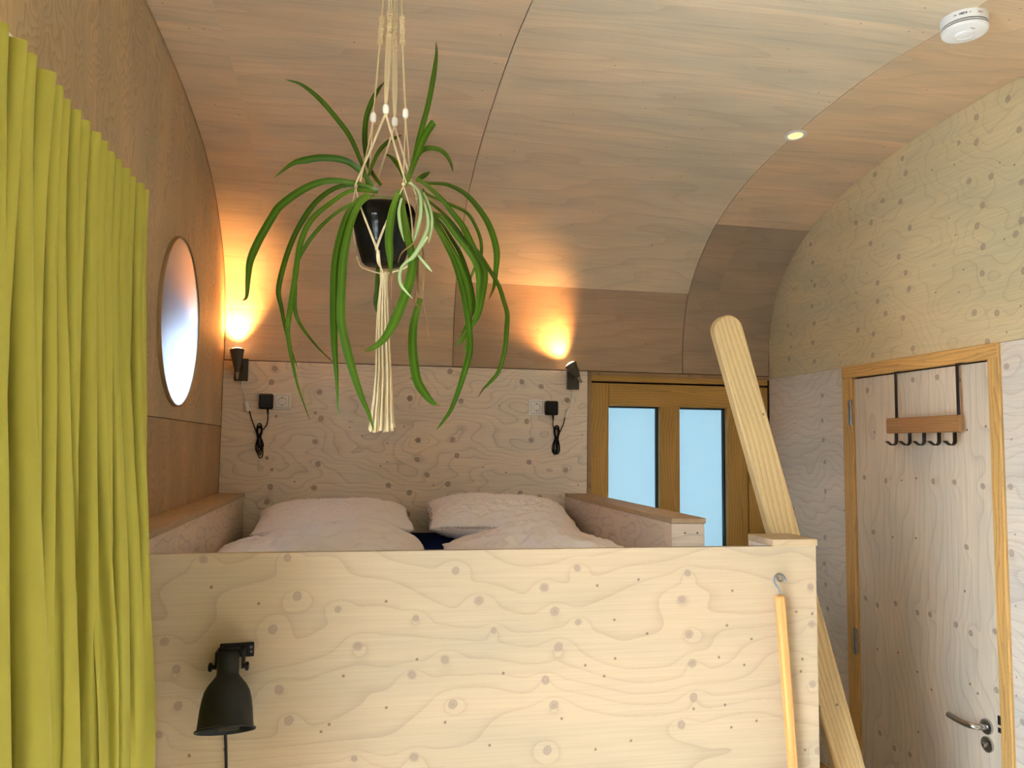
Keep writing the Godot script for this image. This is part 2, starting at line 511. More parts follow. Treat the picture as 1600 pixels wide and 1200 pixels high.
	ply("ply_ceiling", 0.0, 0.0, 1.22, 2.4, 520, nails, {"seed": 61, "base": rgb(215, 196, 165), "rings": 9.0, "amp": 2.5, "nu": 0.5, "nv": 2.5, "line": 0.05, "sharp": 4.0, "streak": 0.05, "broad": 0.085, "knot": 0.7})
	ply("larch", -1.25, 0.0, 2.5, 0.3, 620, [], {"seed": 71, "base": rgb(194, 153, 84), "rings": 60.0, "amp": 2.5, "nu": 1.2, "nv": 3.0, "line": 0.17, "sharp": 2.5, "broad": 0.08})
	ply("pine", -1.25, 0.15, 2.5, 0.3, 620, [[-0.35, 0.02, 0.006], [0.72, 0.015, 0.008], [-0.95, -0.03, 0.004]], {"seed": 83, "base": rgb(196, 165, 113), "rings": 70.0, "amp": 2.0, "nu": 0.8, "nv": 3.0, "line": 0.16, "sharp": 2.0})
	ply("bamboo", 0.0, 0.0, 0.5, 0.25, 800, [[0.28, -0.13, 0.008]], {"seed": 91, "base": rgb(172, 126, 78), "rings": 90.0, "amp": 1.0, "line": 0.12, "sharp": 1.5, "broad": 0.12})
	tinted("larch_light", "larch", Color(1.12, 1.12, 1.2))
	tinted("pine_warm", "pine", Color(1.12, 0.98, 0.84))
	tinted("larch_brown", "larch", Color(0.72, 0.66, 0.6))
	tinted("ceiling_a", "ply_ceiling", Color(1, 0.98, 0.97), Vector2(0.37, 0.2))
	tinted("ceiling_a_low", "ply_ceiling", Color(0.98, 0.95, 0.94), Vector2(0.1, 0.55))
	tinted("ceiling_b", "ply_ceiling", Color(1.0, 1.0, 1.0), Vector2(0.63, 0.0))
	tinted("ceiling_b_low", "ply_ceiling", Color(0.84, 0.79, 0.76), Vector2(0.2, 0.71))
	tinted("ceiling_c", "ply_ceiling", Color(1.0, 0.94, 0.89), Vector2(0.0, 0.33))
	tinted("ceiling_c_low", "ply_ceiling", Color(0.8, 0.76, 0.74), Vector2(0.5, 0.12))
	tinted("swirl_low", "ply_swirl", Color(0.94, 0.9, 0.88), Vector2(0.31, 0.44))
	tinted("ply_cap", "ply_bed_front", Color(1.0, 0.98, 0.95), Vector2(0.2, 0.3))
	tinted("ply_rail", "ply_back", Color(0.95, 0.93, 0.92), Vector2(0.3, 0.4))
	tinted("ply_edge", "ply_bed_front", Color(0.9, 0.84, 0.76), Vector2(0.4, 0.1))
	mat("core", rgb(70, 52, 36), 0.9)
	mat("shadow_gap", rgb(28, 22, 17), 0.9)
	mat("floor", rgb(206, 203, 196), 0.5)
	mat("paving", rgb(190, 191, 188), 0.95)
	mat("black_metal", rgb(22, 22, 23), 0.42, 0.0, 0.5)
	mat("black_plastic", rgb(14, 14, 16), 0.4)
	mat("black_rubber", rgb(16, 16, 18), 0.6)
	mat("lamp_black", rgb(22, 25, 24), 0.55)
	mat("sconce_grey", rgb(78, 76, 70), 0.38, 0.3)
	mat("sconce_tail", rgb(150, 140, 125), 0.4, 0.5)
	mat("white_plastic", rgb(236, 233, 226), 0.35)
	mat("grey_print", rgb(60, 60, 58), 0.7)
	mat("red_print", rgb(196, 150, 140), 0.7)
	mat("groove", rgb(92, 88, 78), 0.8)
	mat("steel", rgb(190, 190, 188), 0.22, 1.0)
	mat("zinc", rgb(140, 142, 142), 0.3, 1.0)
	mat("screw", rgb(120, 112, 98), 0.4, 0.8)
	mat("gasket", rgb(10, 11, 14), 0.6)
	mat("alu", rgb(214, 210, 202), 0.4, 0.0)
	var cu := mat("curtain", rgb(180, 172, 76), 0.9, 0.0, 0.15)
	cu.rim_enabled = true
	cu.rim = 0.25
	var fn := FastNoiseLite.new()
	fn.seed = 5
	fn.frequency = 0.35
	var nt := NoiseTexture2D.new()
	nt.width = 256
	nt.height = 256
	nt.noise = fn
	nt.seamless = true
	nt.as_normal_map = true
	nt.bump_strength = 2.0
	cu.normal_enabled = true
	cu.normal_texture = nt
	cu.normal_scale = 0.25
	cu.uv1_scale = Vector3(8, 8, 1)
	var li := mat("linen", rgb(248, 244, 242), 0.9, 0.0, 0.15)
	li.rim_enabled = true
	li.rim = 0.2
	mat("sheet_blue", rgb(16, 38, 96), 0.95, 0.0, 0.1)
	mat("cotton", rgb(214, 191, 147), 0.9, 0.0, 0.1)
	mat("bead", rgb(240, 236, 220), 0.4)
	var lf := mat("leaf", Color.WHITE, 0.4, 0.0, 0.3)
	lf.vertex_color_use_as_albedo = true
	lf.backlight_enabled = true
	lf.backlight = Color(0.16, 0.2, 0.05)
	mat("soil", rgb(14, 11, 9), 1.0, 0.0, 0.0)
	mat("moss", rgb(112, 104, 58), 0.95)
	var gl := mat("glass", Color(0.96, 1.0, 0.97, 0.003), 0.02, 0.0, 0.3)
	gl.transparency = BaseMaterial3D.TRANSPARENCY_ALPHA
	var pane := mat("pane", Color(1, 1, 1, 0.04), 0.0, 0.0, 0.5)
	pane.transparency = BaseMaterial3D.TRANSPARENCY_ALPHA
	var fr := mat("frosted", rgb(150, 172, 182), 0.3, 0.0, 0.4)
	fr.backlight_enabled = true
	fr.backlight = Color(0.53, 0.57, 0.57)
	var rw := mat("frosted_round", rgb(118, 124, 130), 0.03, 0.0, 0.5)
	rw.backlight_enabled = true
	rw.backlight = Color(0.72, 0.75, 0.79)
	rw.clearcoat_enabled = true
	rw.clearcoat = 1.0
	rw.clearcoat_roughness = 0.02
	var bulb := mat("lamp_glow", rgb(255, 220, 170), 0.5)
	bulb.emission_enabled = true
	bulb.emission = rgb(255, 222, 175)
	bulb.emission_energy_multiplier = 1.2
	var spot := mat("downlight_glow", rgb(255, 225, 180), 0.5)
	spot.emission_enabled = true
	spot.emission = rgb(255, 205, 130)
	spot.emission_energy_multiplier = 0.3

# ---------------------------------------------------------------- room
var prof := []      # ceiling line from the foot of the back arch towards the camera: Vector2(z, h)
var arc := []

func make_profile() -> void:
	var p := [Vector3(-3.892, 0.395, 0), Vector3(-3.891, 0.5, 0), Vector3(-3.872, 0.63, 0), Vector3(-3.818, 0.785, 0), Vector3(-3.72, 0.91, 0), Vector3(-3.6, 1.01, 0), Vector3(-3.48, 1.082, 0), Vector3(-3.3, 1.152, 0), Vector3(-3.1, 1.203, 0), Vector3(-2.85, 1.24, 0), Vector3(-2.6, 1.262, 0), Vector3(-2.35, 1.27, 0), Vector3(-2.15, 1.262, 0), Vector3(-1.95, 1.245, 0), Vector3(-1.6, 1.238, 0), Vector3(-1.0, 1.235, 0), Vector3(0.4, 1.235, 0), Vector3(ZF + 0.02, 1.235, 0)]
	var s := 0.0
	var last := Vector2(p[0].x, p[0].y)
	for q in smooth_path(p, 136):
		var t := Vector2(q.x, q.y)
		s += t.distance_to(last)
		last = t
		prof.append(t)
		arc.append(s)

func at_arc(s: float) -> Vector2:
	for i in range(1, prof.size()):
		if arc[i] >= s:
			var f: float = (s - arc[i - 1]) / maxf(arc[i] - arc[i - 1], 1e-6)
			return prof[i - 1].lerp(prof[i], f)
	return prof[prof.size() - 1]

func arch_sheet(x0: float, x1: float, s0: float, s1: float, lift: float, thick: float) -> ArrayMesh:
	var mb := MB.new()
	var k := maxi(2, int((s1 - s0) / 0.035))
	var rows := []
	for i in k + 1:
		var s := lerpf(s0, s1, float(i) / k)
		var p := at_arc(s)
		var a := at_arc(maxf(s - 0.02, 0.0))
		var b := at_arc(minf(s + 0.02, arc[arc.size() - 1]))
		var t := (b - a).normalized()
		var nn := Vector3(0, -t.x, t.y).normalized()      # into the room
		var c := Vector3(0, p.y + E, p.x)
		var f := c - nn * lift
		var g := c - nn * (lift + thick)
		rows.append([mb.vert(f + Vector3(x0, 0, 0), nn, Vector2(x0, s)), mb.vert(f + Vector3(x1, 0, 0), nn, Vector2(x1, s)), mb.vert(g + Vector3(x0, 0, 0), -nn), mb.vert(g + Vector3(x1, 0, 0), -nn),
			mb.vert(f + Vector3(x0, 0, 0), Vector3.LEFT), mb.vert(g + Vector3(x0, 0, 0), Vector3.LEFT), mb.vert(f + Vector3(x1, 0, 0), Vector3.RIGHT), mb.vert(g + Vector3(x1, 0, 0), Vector3.RIGHT)])
	for i in k:
		var a: Array = rows[i]
		var b: Array = rows[i + 1]
		mb.quad(a[0], a[1], b[1], b[0])
		mb.quad(a[2], a[3], b[3], b[2])
		mb.quad(a[4], a[5], b[5], b[4])
		mb.quad(a[6], a[7], b[7], b[6])
	for e in [0, k]:
		var r: Array = rows[e]
		mb.flat([mb.v[r[0]], mb.v[r[1]], mb.v[r[3]], mb.v[r[2]]], Vector3(0, -1, -1) if e == 0 else Vector3(0, 0, 1))
	return mb.done()

func half_holed(z0: float, z1: float, h0: float, h1: float, cz: float, ch: float, r: float, far: bool) -> PackedVector2Array:
	# one half of a sheet round a circular hole
	var p := PackedVector2Array()
	if far:
		p.append_array([Vector2(cz, h1), Vector2(z0, h1), Vector2(z0, h0), Vector2(cz, h0)])
		for i in 33:
			var a := -PI / 2 - PI * i / 32.0
			p.append(Vector2(cz + r * cos(a), ch + r * sin(a)))
	else:
		p.append_array([Vector2(cz, h0), Vector2(z1, h0), Vector2(z1, h1), Vector2(cz, h1)])
		for i in 33:
			var a := PI / 2 - PI * i / 32.0
			p.append(Vector2(cz + r * cos(a), ch + r * sin(a)))
	return p

func build_room() -> void:
	var X := Vector3.RIGHT
	var Y := Vector3.UP
	var Z := Vector3.BACK
	# back wall
	var wb := thing("wall_back", "whitewashed knotty plywood wall at the head of the bed, between two wall sockets", "wall", Vector3.ZERO, "", "structure")
	part(wb, "plywood_sheet", slab(rect(XL + 0.002, -E, 1.143, 0.391), H(0, 0, ZB), X, Y, Z, 0.012), m.ply_back)
	var ob := H(0, 0, ZB - 0.014)
	part(wb, "wall_core", slab(rect(XL - 0.1, -E, 1.15, 1.5), ob, X, Y, Z, 0.1), m.core)
	part(wb, "wall_core", slab(rect(1.15, 0.385, XR + 0.1, 1.5), ob, X, Y, Z, 0.1), m.core)
	part(wb, "wall_core", slab(rect(1.15, -E, XR + 0.1, -0.9), ob, X, Y, Z, 0.1), m.core)
	part(wb, "wall_core", slab(rect(XR, -0.9, XR + 0.1, 0.385), ob, X, Y, Z, 0.1), m.core)
	part(wb, "edge_trim", box(Vector3(0.02, 1.27, 0.13), 0.001), m.ply_edge, H(1.155, -0.25, ZB - 0.062))
	part(wb, "edge_trim", box(Vector3(XR - 1.145, 0.018, 0.13), 0.001), m.ply_edge, H((1.145 + XR) / 2, 0.382, ZB - 0.062))
	part(wb, "plywood_sheet", slab(rect(1.146, -E, XR - 0.002, -0.855), H(0, 0, ZB), X, Y, Z, 0.05), m.ply_back)
	# right wall
	var wr := thing("wall_right", "pale plywood wall on the right with grey knots, holding the door", "wall", Vector3.ZERO, "", "structure")
	var orr := H(XR, 0, 0)
	part(wr, "plywood_sheet", slab(rect(ZB, 0.3795, -1.3, 1.5), orr, Z, Y, -X, 0.012), m.ply_right_upper)
	part(wr, "plywood_sheet", slab(rect(-1.298, 0.3795, ZF, 1.5), orr, Z, Y, -X, 0.012), m.ply_right_upper)
	part(wr, "plywood_sheet", slab(rect(ZB, -E, -3.226, 0.3775), orr, Z, Y, -X, 0.012), m.ply_right_lower)
	part(wr, "plywood_sheet", slab(rect(-2.326, -E, ZF, 0.3775), orr, Z, Y, -X, 0.012), m.ply_right_lower)
	part(wr, "wall_core", slab(rect(ZB - 0.11, -E - 0.1, ZF + 0.1, 1.5), orr + X * 0.045, Z, Y, -X, 0.1), m.core)
	part(wr, "wall_core", slab(rect(ZB, 0.34, ZF, 1.5), orr + X * 0.013, Z, Y, -X, 0.03), m.core)
	part(wr, "wall_core", slab(rect(ZB, -E, -3.2, 0.34), orr + X * 0.013, Z, Y, -X, 0.03), m.core)
	part(wr, "wall_core", slab(rect(-2.35, -E, ZF, 0.34), orr + X * 0.013, Z, Y, -X, 0.03), m.core)
	# left wall with the round window and, behind the curtain and towards the camera, a glazed opening
	var wl := thing("wall_left", "brownish swirly-grained plywood wall on the left, with the round window", "wall", Vector3.ZERO, "", "structure")
	var ol := H(XL, 0, 0)
	var olc := ol - X * 0.014
	part(wl, "plywood_sheet", slab(half_holed(ZB, -1.3, 0.081, 1.5, -2.939, 0.425, 0.3, true), ol, Z, Y, X, 0.012), m.ply_swirl)
	part(wl, "plywood_sheet", slab(half_holed(ZB, -1.43, 0.081, 1.5, -2.939, 0.425, 0.3, false), ol, Z, Y, X, 0.012), m.ply_swirl)
	part(wl, "plywood_sheet", slab(rect(-1.427, 0.56, ZF, 1.5), ol, Z, Y, X, 0.012), m.ply_swirl)
	part(wl, "plywood_sheet", slab(rect(ZB, -E, -1.43, 0.0785), ol, Z, Y, X, 0.012), m.swirl_low)
	part(wl, "plywood_sheet", slab(rect(0.1, -E, ZF, 0.56), ol, Z, Y, X, 0.012), m.swirl_low)
	part(wl, "wall_core", slab(half_holed(ZB - 0.1, -1.43, -0.2, 1.5, -2.939, 0.425, 0.3, true), olc, Z, Y, X, 0.06), m.core)
	part(wl, "wall_core", slab(half_holed(ZB - 0.1, -1.43, -0.2, 1.5, -2.939, 0.425, 0.3, false), olc, Z, Y, X, 0.06), m.core)
	part(wl, "wall_core", slab(rect(ZB - 0.1, -E - 0.1, -1.43, -0.2), olc, Z, Y, X, 0.06), m.core)
	part(wl, "wall_core", slab(rect(-1.43, 0.56, ZF + 0.1, 1.5), olc, Z, Y, X, 0.06), m.core)
	part(wl, "wall_core", slab(rect(-1.43, -E - 0.1, 0.1, -E + 0.08), olc, Z, Y, X, 0.06), m.core)
	part(wl, "wall_core", slab(rect(0.1, -E - 0.1, ZF + 0.1, 0.56), olc, Z, Y, X, 0.06), m.core)
	var w3 := thing("window_3", "tall glazed garden door in the left wall, beside the end of the curtain", "window", Vector3.ZERO, "", "structure")
	for z in [-1.395, -0.665, 0.065]:
		part(w3, "stile", box(Vector3(0.07, 2.33, 0.06), 0.003), m.larch, H(XL - 0.035, -0.605, z))
	for h in [0.53, -1.74]:
		part(w3, "rail", box(Vector3(0.07, 0.06, 1.53), 0.003), m.larch, H(XL - 0.035, h, -0.665))
	for z in [-1.03, -0.3]:
		part(w3, "pane", box(Vector3(0.006, 2.21, 0.67), 0.0005), m.pane, H(XL - 0.045, -0.605, z))
	# wall behind the camera
	var wf := thing("wall_front", "plywood wall behind the camera", "wall", Vector3.ZERO, "", "structure")
	var of := H(0, 0, ZF)
	part(wf, "plywood_sheet", slab(rect(XL, -E, XR, 1.5), of, X, Y, -Z, 0.1), m.ply_swirl)
	# floor
	var fl := thing("floor", "wooden board floor below the bed platform", "floor", Vector3.ZERO, "", "structure")
	part(fl, "floor_slab", box(Vector3(XR - XL + 0.3, 0.1, ZF - ZB + 0.3), 0.002), m.floor, Vector3((XL + XR) / 2, -0.05, (ZF + ZB) / 2))
	# ceiling: thin veneered sheets bent to the arch, open joints between them
	var ce := thing("ceiling", "curved ceiling of thin brown plywood sheets with fine joints", "ceiling", Vector3.ZERO, "", "structure")
	part(ce, "roof_core", arch_sheet(XL - 0.1, XR + 0.1, 0.0, arc[arc.size() - 1], 0.006, 0.09), m.core)
	var end: float = arc[arc.size() - 1]
	var g := 0.0016
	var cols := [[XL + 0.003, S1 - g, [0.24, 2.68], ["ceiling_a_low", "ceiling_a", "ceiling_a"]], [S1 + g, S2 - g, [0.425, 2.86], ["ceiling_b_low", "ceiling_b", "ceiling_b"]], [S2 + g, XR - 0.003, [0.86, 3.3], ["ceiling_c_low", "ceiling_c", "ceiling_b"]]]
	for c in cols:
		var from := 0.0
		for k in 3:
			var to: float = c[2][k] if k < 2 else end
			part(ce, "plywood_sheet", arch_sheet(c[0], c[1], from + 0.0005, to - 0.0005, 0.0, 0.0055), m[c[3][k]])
			from = to
	# ground outside
	var gd := thing("ground", "pale paved yard outside the cabin", "ground", Vector3.ZERO, "", "structure")
	part(gd, "paving", box(Vector3(80, 0.2, 80), 0.01), m.paving, Vector3(0, -0.8, 0))

func build_windows() -> void:
	# timber window in the back wall
	var z := ZB - 0.035
	var w := thing("window_1", "golden timber window beside the bed with two tall pale blue frosted panes", "window", Vector3.ZERO, "", "structure")
	var y0 := -0.86
	var hh := 0.335 - y0
	part(w, "shadow_gap", box(Vector3(1.0, 0.06, 0.03), 0.001), m.shadow_gap, H(1.66, 0.35, z - 0.035))
	part(w, "frame_head", box(Vector3(0.99, 0.03, 0.05), 0.002), m.larch, H(1.663, 0.3595, z))
	part(w, "outer_frame", box(Vector3(0.03, 1.3, 0.03), 0.001), m.larch, H(1.168, -0.25, z - 0.06))
	part(w, "outer_frame", box(Vector3(0.16, 1.3, 0.03), 0.001), m.larch, H(2.10, -0.25, z - 0.06))
	for s in [[1.167, 1.264, "larch"], [1.545, 1.655, "larch"], [1.925, 2.04, "larch"], [2.046, XR - 0.002, "larch"]]:
		part(w, "stile", box(Vector3(s[1] - s[0], hh, 0.06), 0.002), m[s[2]], H((s[0] + s[1]) / 2, y0 + hh / 2, z - 0.012))
	for s in [[0.218, 0.3345, 1.2655, 2.04]]:
		part(w, "rail", box(Vector3(s[3] - s[2], s[1] - s[0], 0.058), 0.002), m.larch, H((s[2] + s[3]) / 2, (s[0] + s[1]) / 2, z - 0.010))
	for s in [[1.266, 1.545], [1.657, 1.925]]:
		var cx: float = (s[0] + s[1]) / 2
		var wd: float = s[1] - s[0]
		var p := part(w, "pane", box(Vector3(wd + 0.02, 1.1, 0.008), 0.0005), m.frosted, H(cx, -0.322, z - 0.046))
		var mb := MB.new()
		for e in [s[0] + 0.003, s[1] - 0.003]:
			box_into(mb, H(e, -0.325, z - 0.026), Vector3(0.006, 1.07, 0.03), 0.0005)
		box_into(mb, H(cx, 0.213, z - 0.026), Vector3(wd, 0.007, 0.03), 0.0005)
		part(p, "gasket", mb.done(), m.gasket)
	# round window in the left wall
	var c := H(XL, 0.425, -2.939)
	var r := thing("window_2", "round frosted window in the left wall, pale blue below and brownish above", "window", c, "", "structure")
	var turn := Basis(Vector3(0, 1, 0), Vector3(1, 0, 0), Vector3(0, 0, -1))
	part(r, "ring_trim", lathe([Vector2(0.2935, 0.004), Vector2(0.2945, 0.0125), Vector2(0.299, 0.0135), Vector2(0.301, 0.011), Vector2(0.301, 0.0), Vector2(0.2995, -0.07), Vector2(0.2935, -0.07), Vector2(0.2935, 0.004)], 96), m.ply_edge, c, turn)
	part(r, "pane", lathe([Vector2(0.0, 0.009), Vector2(0.294, 0.009), Vector2(0.294, -0.001), Vector2(0.0, -0.001)], 96), m.frosted_round, c, turn)
	# board hinged up outside the round window
	var sb := thing("wall_shutter", "plywood shutter board outside the upper half of the round window", "shutter", H(XL - 0.1, 0.5, -2.939))
	part(sb, "board", slab(PackedVector2Array([Vector2(-0.36, 0.14), Vector2(0.36, -0.13), Vector2(0.36, 0.5), Vector2(-0.36, 0.5)]), H(XL - 0.085, 0.42, -2.939), Vector3.BACK, Vector3.UP, Vector3.RIGHT, 0.015), m.swirl_low)

func build_door() -> void:
	var d := thing("door_1", "pale knotty plywood door in the right wall with golden frame and steel handle", "door", Vector3.ZERO, "", "structure")
	# frame
	part(d, "frame_post", box(Vector3(0.03, 0.379 + E, 0.068), 0.003), m.larch_light, H(XR + 0.005, (0.379 - E) / 2, -3.19))
	part(d, "frame_post", box(Vector3(0.03, 0.379 + E, 0.05), 0.003), m.larch_light, H(XR + 0.005, (0.379 - E) / 2, -2.353))
	part(d, "frame_head", box(Vector3(0.031, 0.055, 0.896), 0.003), m.larch_light, H(XR + 0.004, 0.352, -2.776))
	var lf := part(d, "leaf", slab(rect(-3.15, -E + 0.01, -2.383, 0.318), H(XR + 0.002, 0, 0), Vector3.BACK, Vector3.UP, Vector3.LEFT, 0.034), m.ply_door)
	for h in [0.17, -0.829]:
		var mb := MB.new()
		for k in 4:
			lathe_into(mb, [Vector2(0, 0.012), Vector2(0.0065, 0.012), Vector2(0.0065, -0.012), Vector2(0, -0.012)], 14, Transform3D(Basis.IDENTITY, H(XR - 0.016, h + 0.042 - 0.028 * k, -3.153)))
		box_into(mb, H(XR - 0.011, h, -3.166), Vector3(0.003, 0.112, 0.024), 0.0008)
		part(d, "hinge", mb.done(), m.zinc)
	var rose := H(XR, -0.948, -2.445)
	var out := Basis(Vector3(0, 1, 0), Vector3(-1, 0, 0), Vector3(0, 0, 1))
	part(lf, "handle_rose", lathe([Vector2(0, 0.009), Vector2(0.022, 0.009), Vector2(0.026, 0.006), Vector2(0.0265, -0.002)], 40), m.steel, rose, out)
	var path := smooth_path([rose, rose + Vector3(-0.03, 0, 0), rose + Vector3(-0.05, 0.0005, -0.012), rose + Vector3(-0.057, 0.001, -0.036), rose + Vector3(-0.06, 0.003, -0.07), rose + Vector3(-0.058, 0.007, -0.113)], 30)
	part(lf, "handle", tube(path, 0.0104, 18), m.steel)
	var kh := H(XR, -1.008, -2.445)
	part(lf, "key_rose", lathe([Vector2(0, 0.008), Vector2(0.022, 0.008), Vector2(0.026, 0.005), Vector2(0.0265, -0.002)], 40), m.steel, kh, out)
	part(lf, "thumb_turn", lathe([Vector2(0, 0.02), Vector2(0.006, 0.02), Vector2(0.008, 0.016), Vector2(0.009, 0.005)], 24), m.steel, kh, out)
	part(lf, "thumb_slot", box(Vector3(0.002, 0.012, 0.003), 0.0005), m.black_plastic, kh + Vector3(-0.02, 0.0, 0))
	part(d, "strike_plate", box(Vector3(0.004, 0.03, 0.012), 0.0006), m.black_metal, H(XR - 0.01, -0.905, -2.379))
	part(d, "strike_plate", box(Vector3(0.004, 0.016, 0.012), 0.0006), m.black_metal, H(XR - 0.01, -0.938, -2.379))

func build_hook_rack() -> void:
	var t := thing("hook_rack", "over-door hook rack: bamboo bar with five black hooks on two black straps", "hook rack", H(XR - 0.03, 0.03, -2.66))
	part(t, "bar", box(Vector3(0.018, 0.062, 0.404), 0.004), m.bamboo, H(XR - 0.044, 0.102, -2.667))
	for z in [-2.828, -2.492]:
		var mb := MB.new()
		box_into(mb, H(XR - 0.032, 0.222, z), Vector3(0.003, 0.2, 0.0155), 0.0008)
		box_into(mb, H(XR - 0.013, 0.3205, z), Vector3(0.04, 0.003, 0.0155), 0.0008)
		box_into(mb, H(XR - 0.0325, 0.1, z), Vector3(0.003, 0.06, 0.0155), 0.0008)
		part(t, "strap", mb.done(), m.black_metal)
	for k in 5:
		var z := -2.815 + 0.0795 * k
		var pts := []
		var nrm := []
		var side := []
		var half := []
		var p0 := H(XR - 0.046, 0.075, z)
		for i in 26:
			var f := i / 25.0
			var p: Vector3
			var n: Vector3
			if f < 0.32:
				p = p0 + Vector3(0, -0.034 * f / 0.32, 0)
				n = Vector3(-1, 0, 0)
			elif f < 0.72:
				var a := (f - 0.32) / 0.4 * deg_to_rad(125)
				p = p0 + Vector3(-0.017 + 0.017 * cos(a), -0.034 - 0.017 * sin(a), 0)
				n = Vector3(-cos(a), sin(a), 0)
			else:
				var a := deg_to_rad(125)
				var q := p0 + Vector3(-0.017 + 0.017 * cos(a), -0.034 - 0.017 * sin(a), 0)
				p = q + Vector3(-sin(a), -cos(a), 0) * (f - 0.72) / 0.28 * 0.02
				n = Vector3(-cos(a), sin(a), 0)
			pts.append(p)
			nrm.append(n)
			side.append(Vector3.BACK)
			half.append(0.009)
		var mb := MB.new()
		strip_into(mb, pts, half, 0.003, nrm, side)
		part(t, "hook", mb.done(), m.black_metal)

# ---------------------------------------------------------------- bed
func build_bed() -> void:
	var zf := -1.847
	var t := thing("loft_bed", "raised plywood bed box with knotty front panel and side rails", "bed", Vector3(0.25, 0, -2.87))
	part(t, "front_panel", slab(rect(XL + 0.001, -E, 1.149, -0.243), H(0, 0, zf), Vector3.RIGHT, Vector3.UP, Vector3.BACK, 0.018), m.ply_bed_front)
	part(t, "corner_post", box(Vector3(0.12, E - 0.243, 0.108), 0.001, 1), m.ply_rail, H(1.089, (-0.243 - E) / 2, -1.92))
	part(t, "post_cap", box(Vector3(0.124, 0.017, 0.132), 0.0015), m.ply_cap, H(1.091, -0.2345, -1.911))
	var rr := part(t, "side_rail", box(Vector3(0.118, 0.5, 1.386), 0.001, 2), m.ply_rail, H(1.089, -0.501, -3.198))
	part(rr, "rail_cap", box(Vector3(0.124, 0.017, 1.39), 0.0015), m.ply_cap, H(1.09, -0.2415, -3.196))
	var rl := part(t, "side_rail", box(Vector3(0.116, 0.5, 2.02), 0.001, 2), m.ply_rail, H(-0.585, -0.501, -2.879))
	part(rl, "rail_cap", box(Vector3(0.12, 0.017, 2.024), 0.0015), m.ply_cap, H(-0.584, -0.2415, -2.878))
	part(t, "slat_base", box(Vector3(1.55, 0.02, 2.0), 0.001), m.ply_rail, H(0.252, -0.63, -2.872))
	for p in [[1.078, -0.282], [1.122, -0.282]]:
		part(t, "screw", lathe([Vector2(0, 0.001), Vector2(0.0032, 0.001), Vector2(0.0036, -0.001)], 12), m.screw, H(p[0], p[1], -2.505), Basis(Vector3.RIGHT, Vector3.BACK, Vector3.DOWN))
	var mt := thing("mattress", "mattress under a dark blue fitted sheet, between the pillows", "mattress", H(0.25, -0.615, -2.87))
	part(mt, "body", pad(Vector3(1.53, 0.2, 1.99), 0.07), m.sheet_blue, H(0.252, -0.515, -2.873))
	var p1 := thing("pillow", "rumpled white pillow at the left against the back wall, half behind the duvet", "pillow", H(-0.11, -0.41, -3.62), "pillows on the bed")
	part(p1, "pillowcase", pillow(Vector3(0.68, 0.15, 0.44), 4), m.linen, H(-0.10, -0.338, -3.62), Basis.from_euler(Vector3(0.14, 0.03, 0.02)))
	var p2 := thing("pillow", "plump white pillow at the right by the bed rail, its left end open", "pillow", H(0.64, -0.41, -3.6), "pillows on the bed")
	part(p2, "pillowcase", pillow(Vector3(0.68, 0.165, 0.42), 9), m.linen, H(0.645, -0.328, -3.6), Basis.from_euler(Vector3(0.2, -0.03, -0.03)))
	var d1 := thing("duvet", "cream duvet bunched up on the left of the bed, before the left pillow", "duvet", H(-0.13, -0.41, -3.0), "duvets on the bed")
	part(d1, "cover", duvet(-0.5, 0.25, -2.15, -3.42, [[-0.3, -3.25, 0.13, 0.025], [0.07, -3.2, 0.15, 0.078], [-0.1, -2.7, 0.3, 0.04]], 21), m.linen)
	var d2 := thing("duvet", "flatter cream duvet on the right of the bed, before the right pillow", "duvet", H(0.7, -0.41, -3.0), "duvets on the bed")
	part(d2, "cover", duvet(0.34, 1.02, -2.15, -3.34, [[0.7, -3.12, 0.17, 0.05], [0.75, -2.7, 0.3, 0.03]], 33), m.linen)

func pad(size: Vector3, r: float) -> ArrayMesh:
	# a box with well rounded edges
	var mb := MB.new()
	var h := size * 0.5 - Vector3(r, r, r)
	var nlat := 24
	var nlon := 48
	var rows := []
	for i in nlat + 1:
		var a := -PI / 2 + PI * i / nlat
		var row := []
		for j in nlon + 1:
			var b := TAU * (j + 0.5) / nlon
			var d := Vector3(cos(a) * cos(b), sin(a), cos(a) * sin(b))
			row.append(mb.vert(d * r + Vector3(signf(d.x) * h.x, signf(d.y + 1e-5) * h.y, signf(d.z) * h.z), d))
		rows.append(row)
	for i in nlat:
		for j in nlon:
			mb.quad(rows[i][j], rows[i][j + 1], rows[i + 1][j + 1], rows[i + 1][j])
	for i in [0, nlat]:
		var q := []
		for s in [[-1, -1], [1, -1], [1, 1], [-1, 1]]:
			q.append(Vector3(s[0] * h.x, (-1 if i == 0 else 1) * size.y * 0.5, s[1] * h.z))
		mb.flat(q, Vector3(0, -1 if i == 0 else 1, 0))
	return mb.done()

func soft_done(mb: MB, grid: Array, wrap: bool) -> ArrayMesh:
	# normals from the grid itself
	var nr := grid.size()
	var nc: int = grid[0].size()
	for i in nr:
		for j in nc:
			var a: int = grid[mini(i + 1, nr - 1)][j]
			var b: int = grid[maxi(i - 1, 0)][j]
			var c: int = grid[i][(j + 1) % nc if wrap else mini(j + 1, nc - 1)]
			var d: int = grid[i][(j - 1 + nc) % nc if wrap else maxi(j - 1, 0)]
			var g := (mb.v[a] - mb.v[b]).cross(mb.v[c] - mb.v[d])
			if g.length() > 1e-12:
				mb.n[grid[i][j]] = g.normalized()
	return null

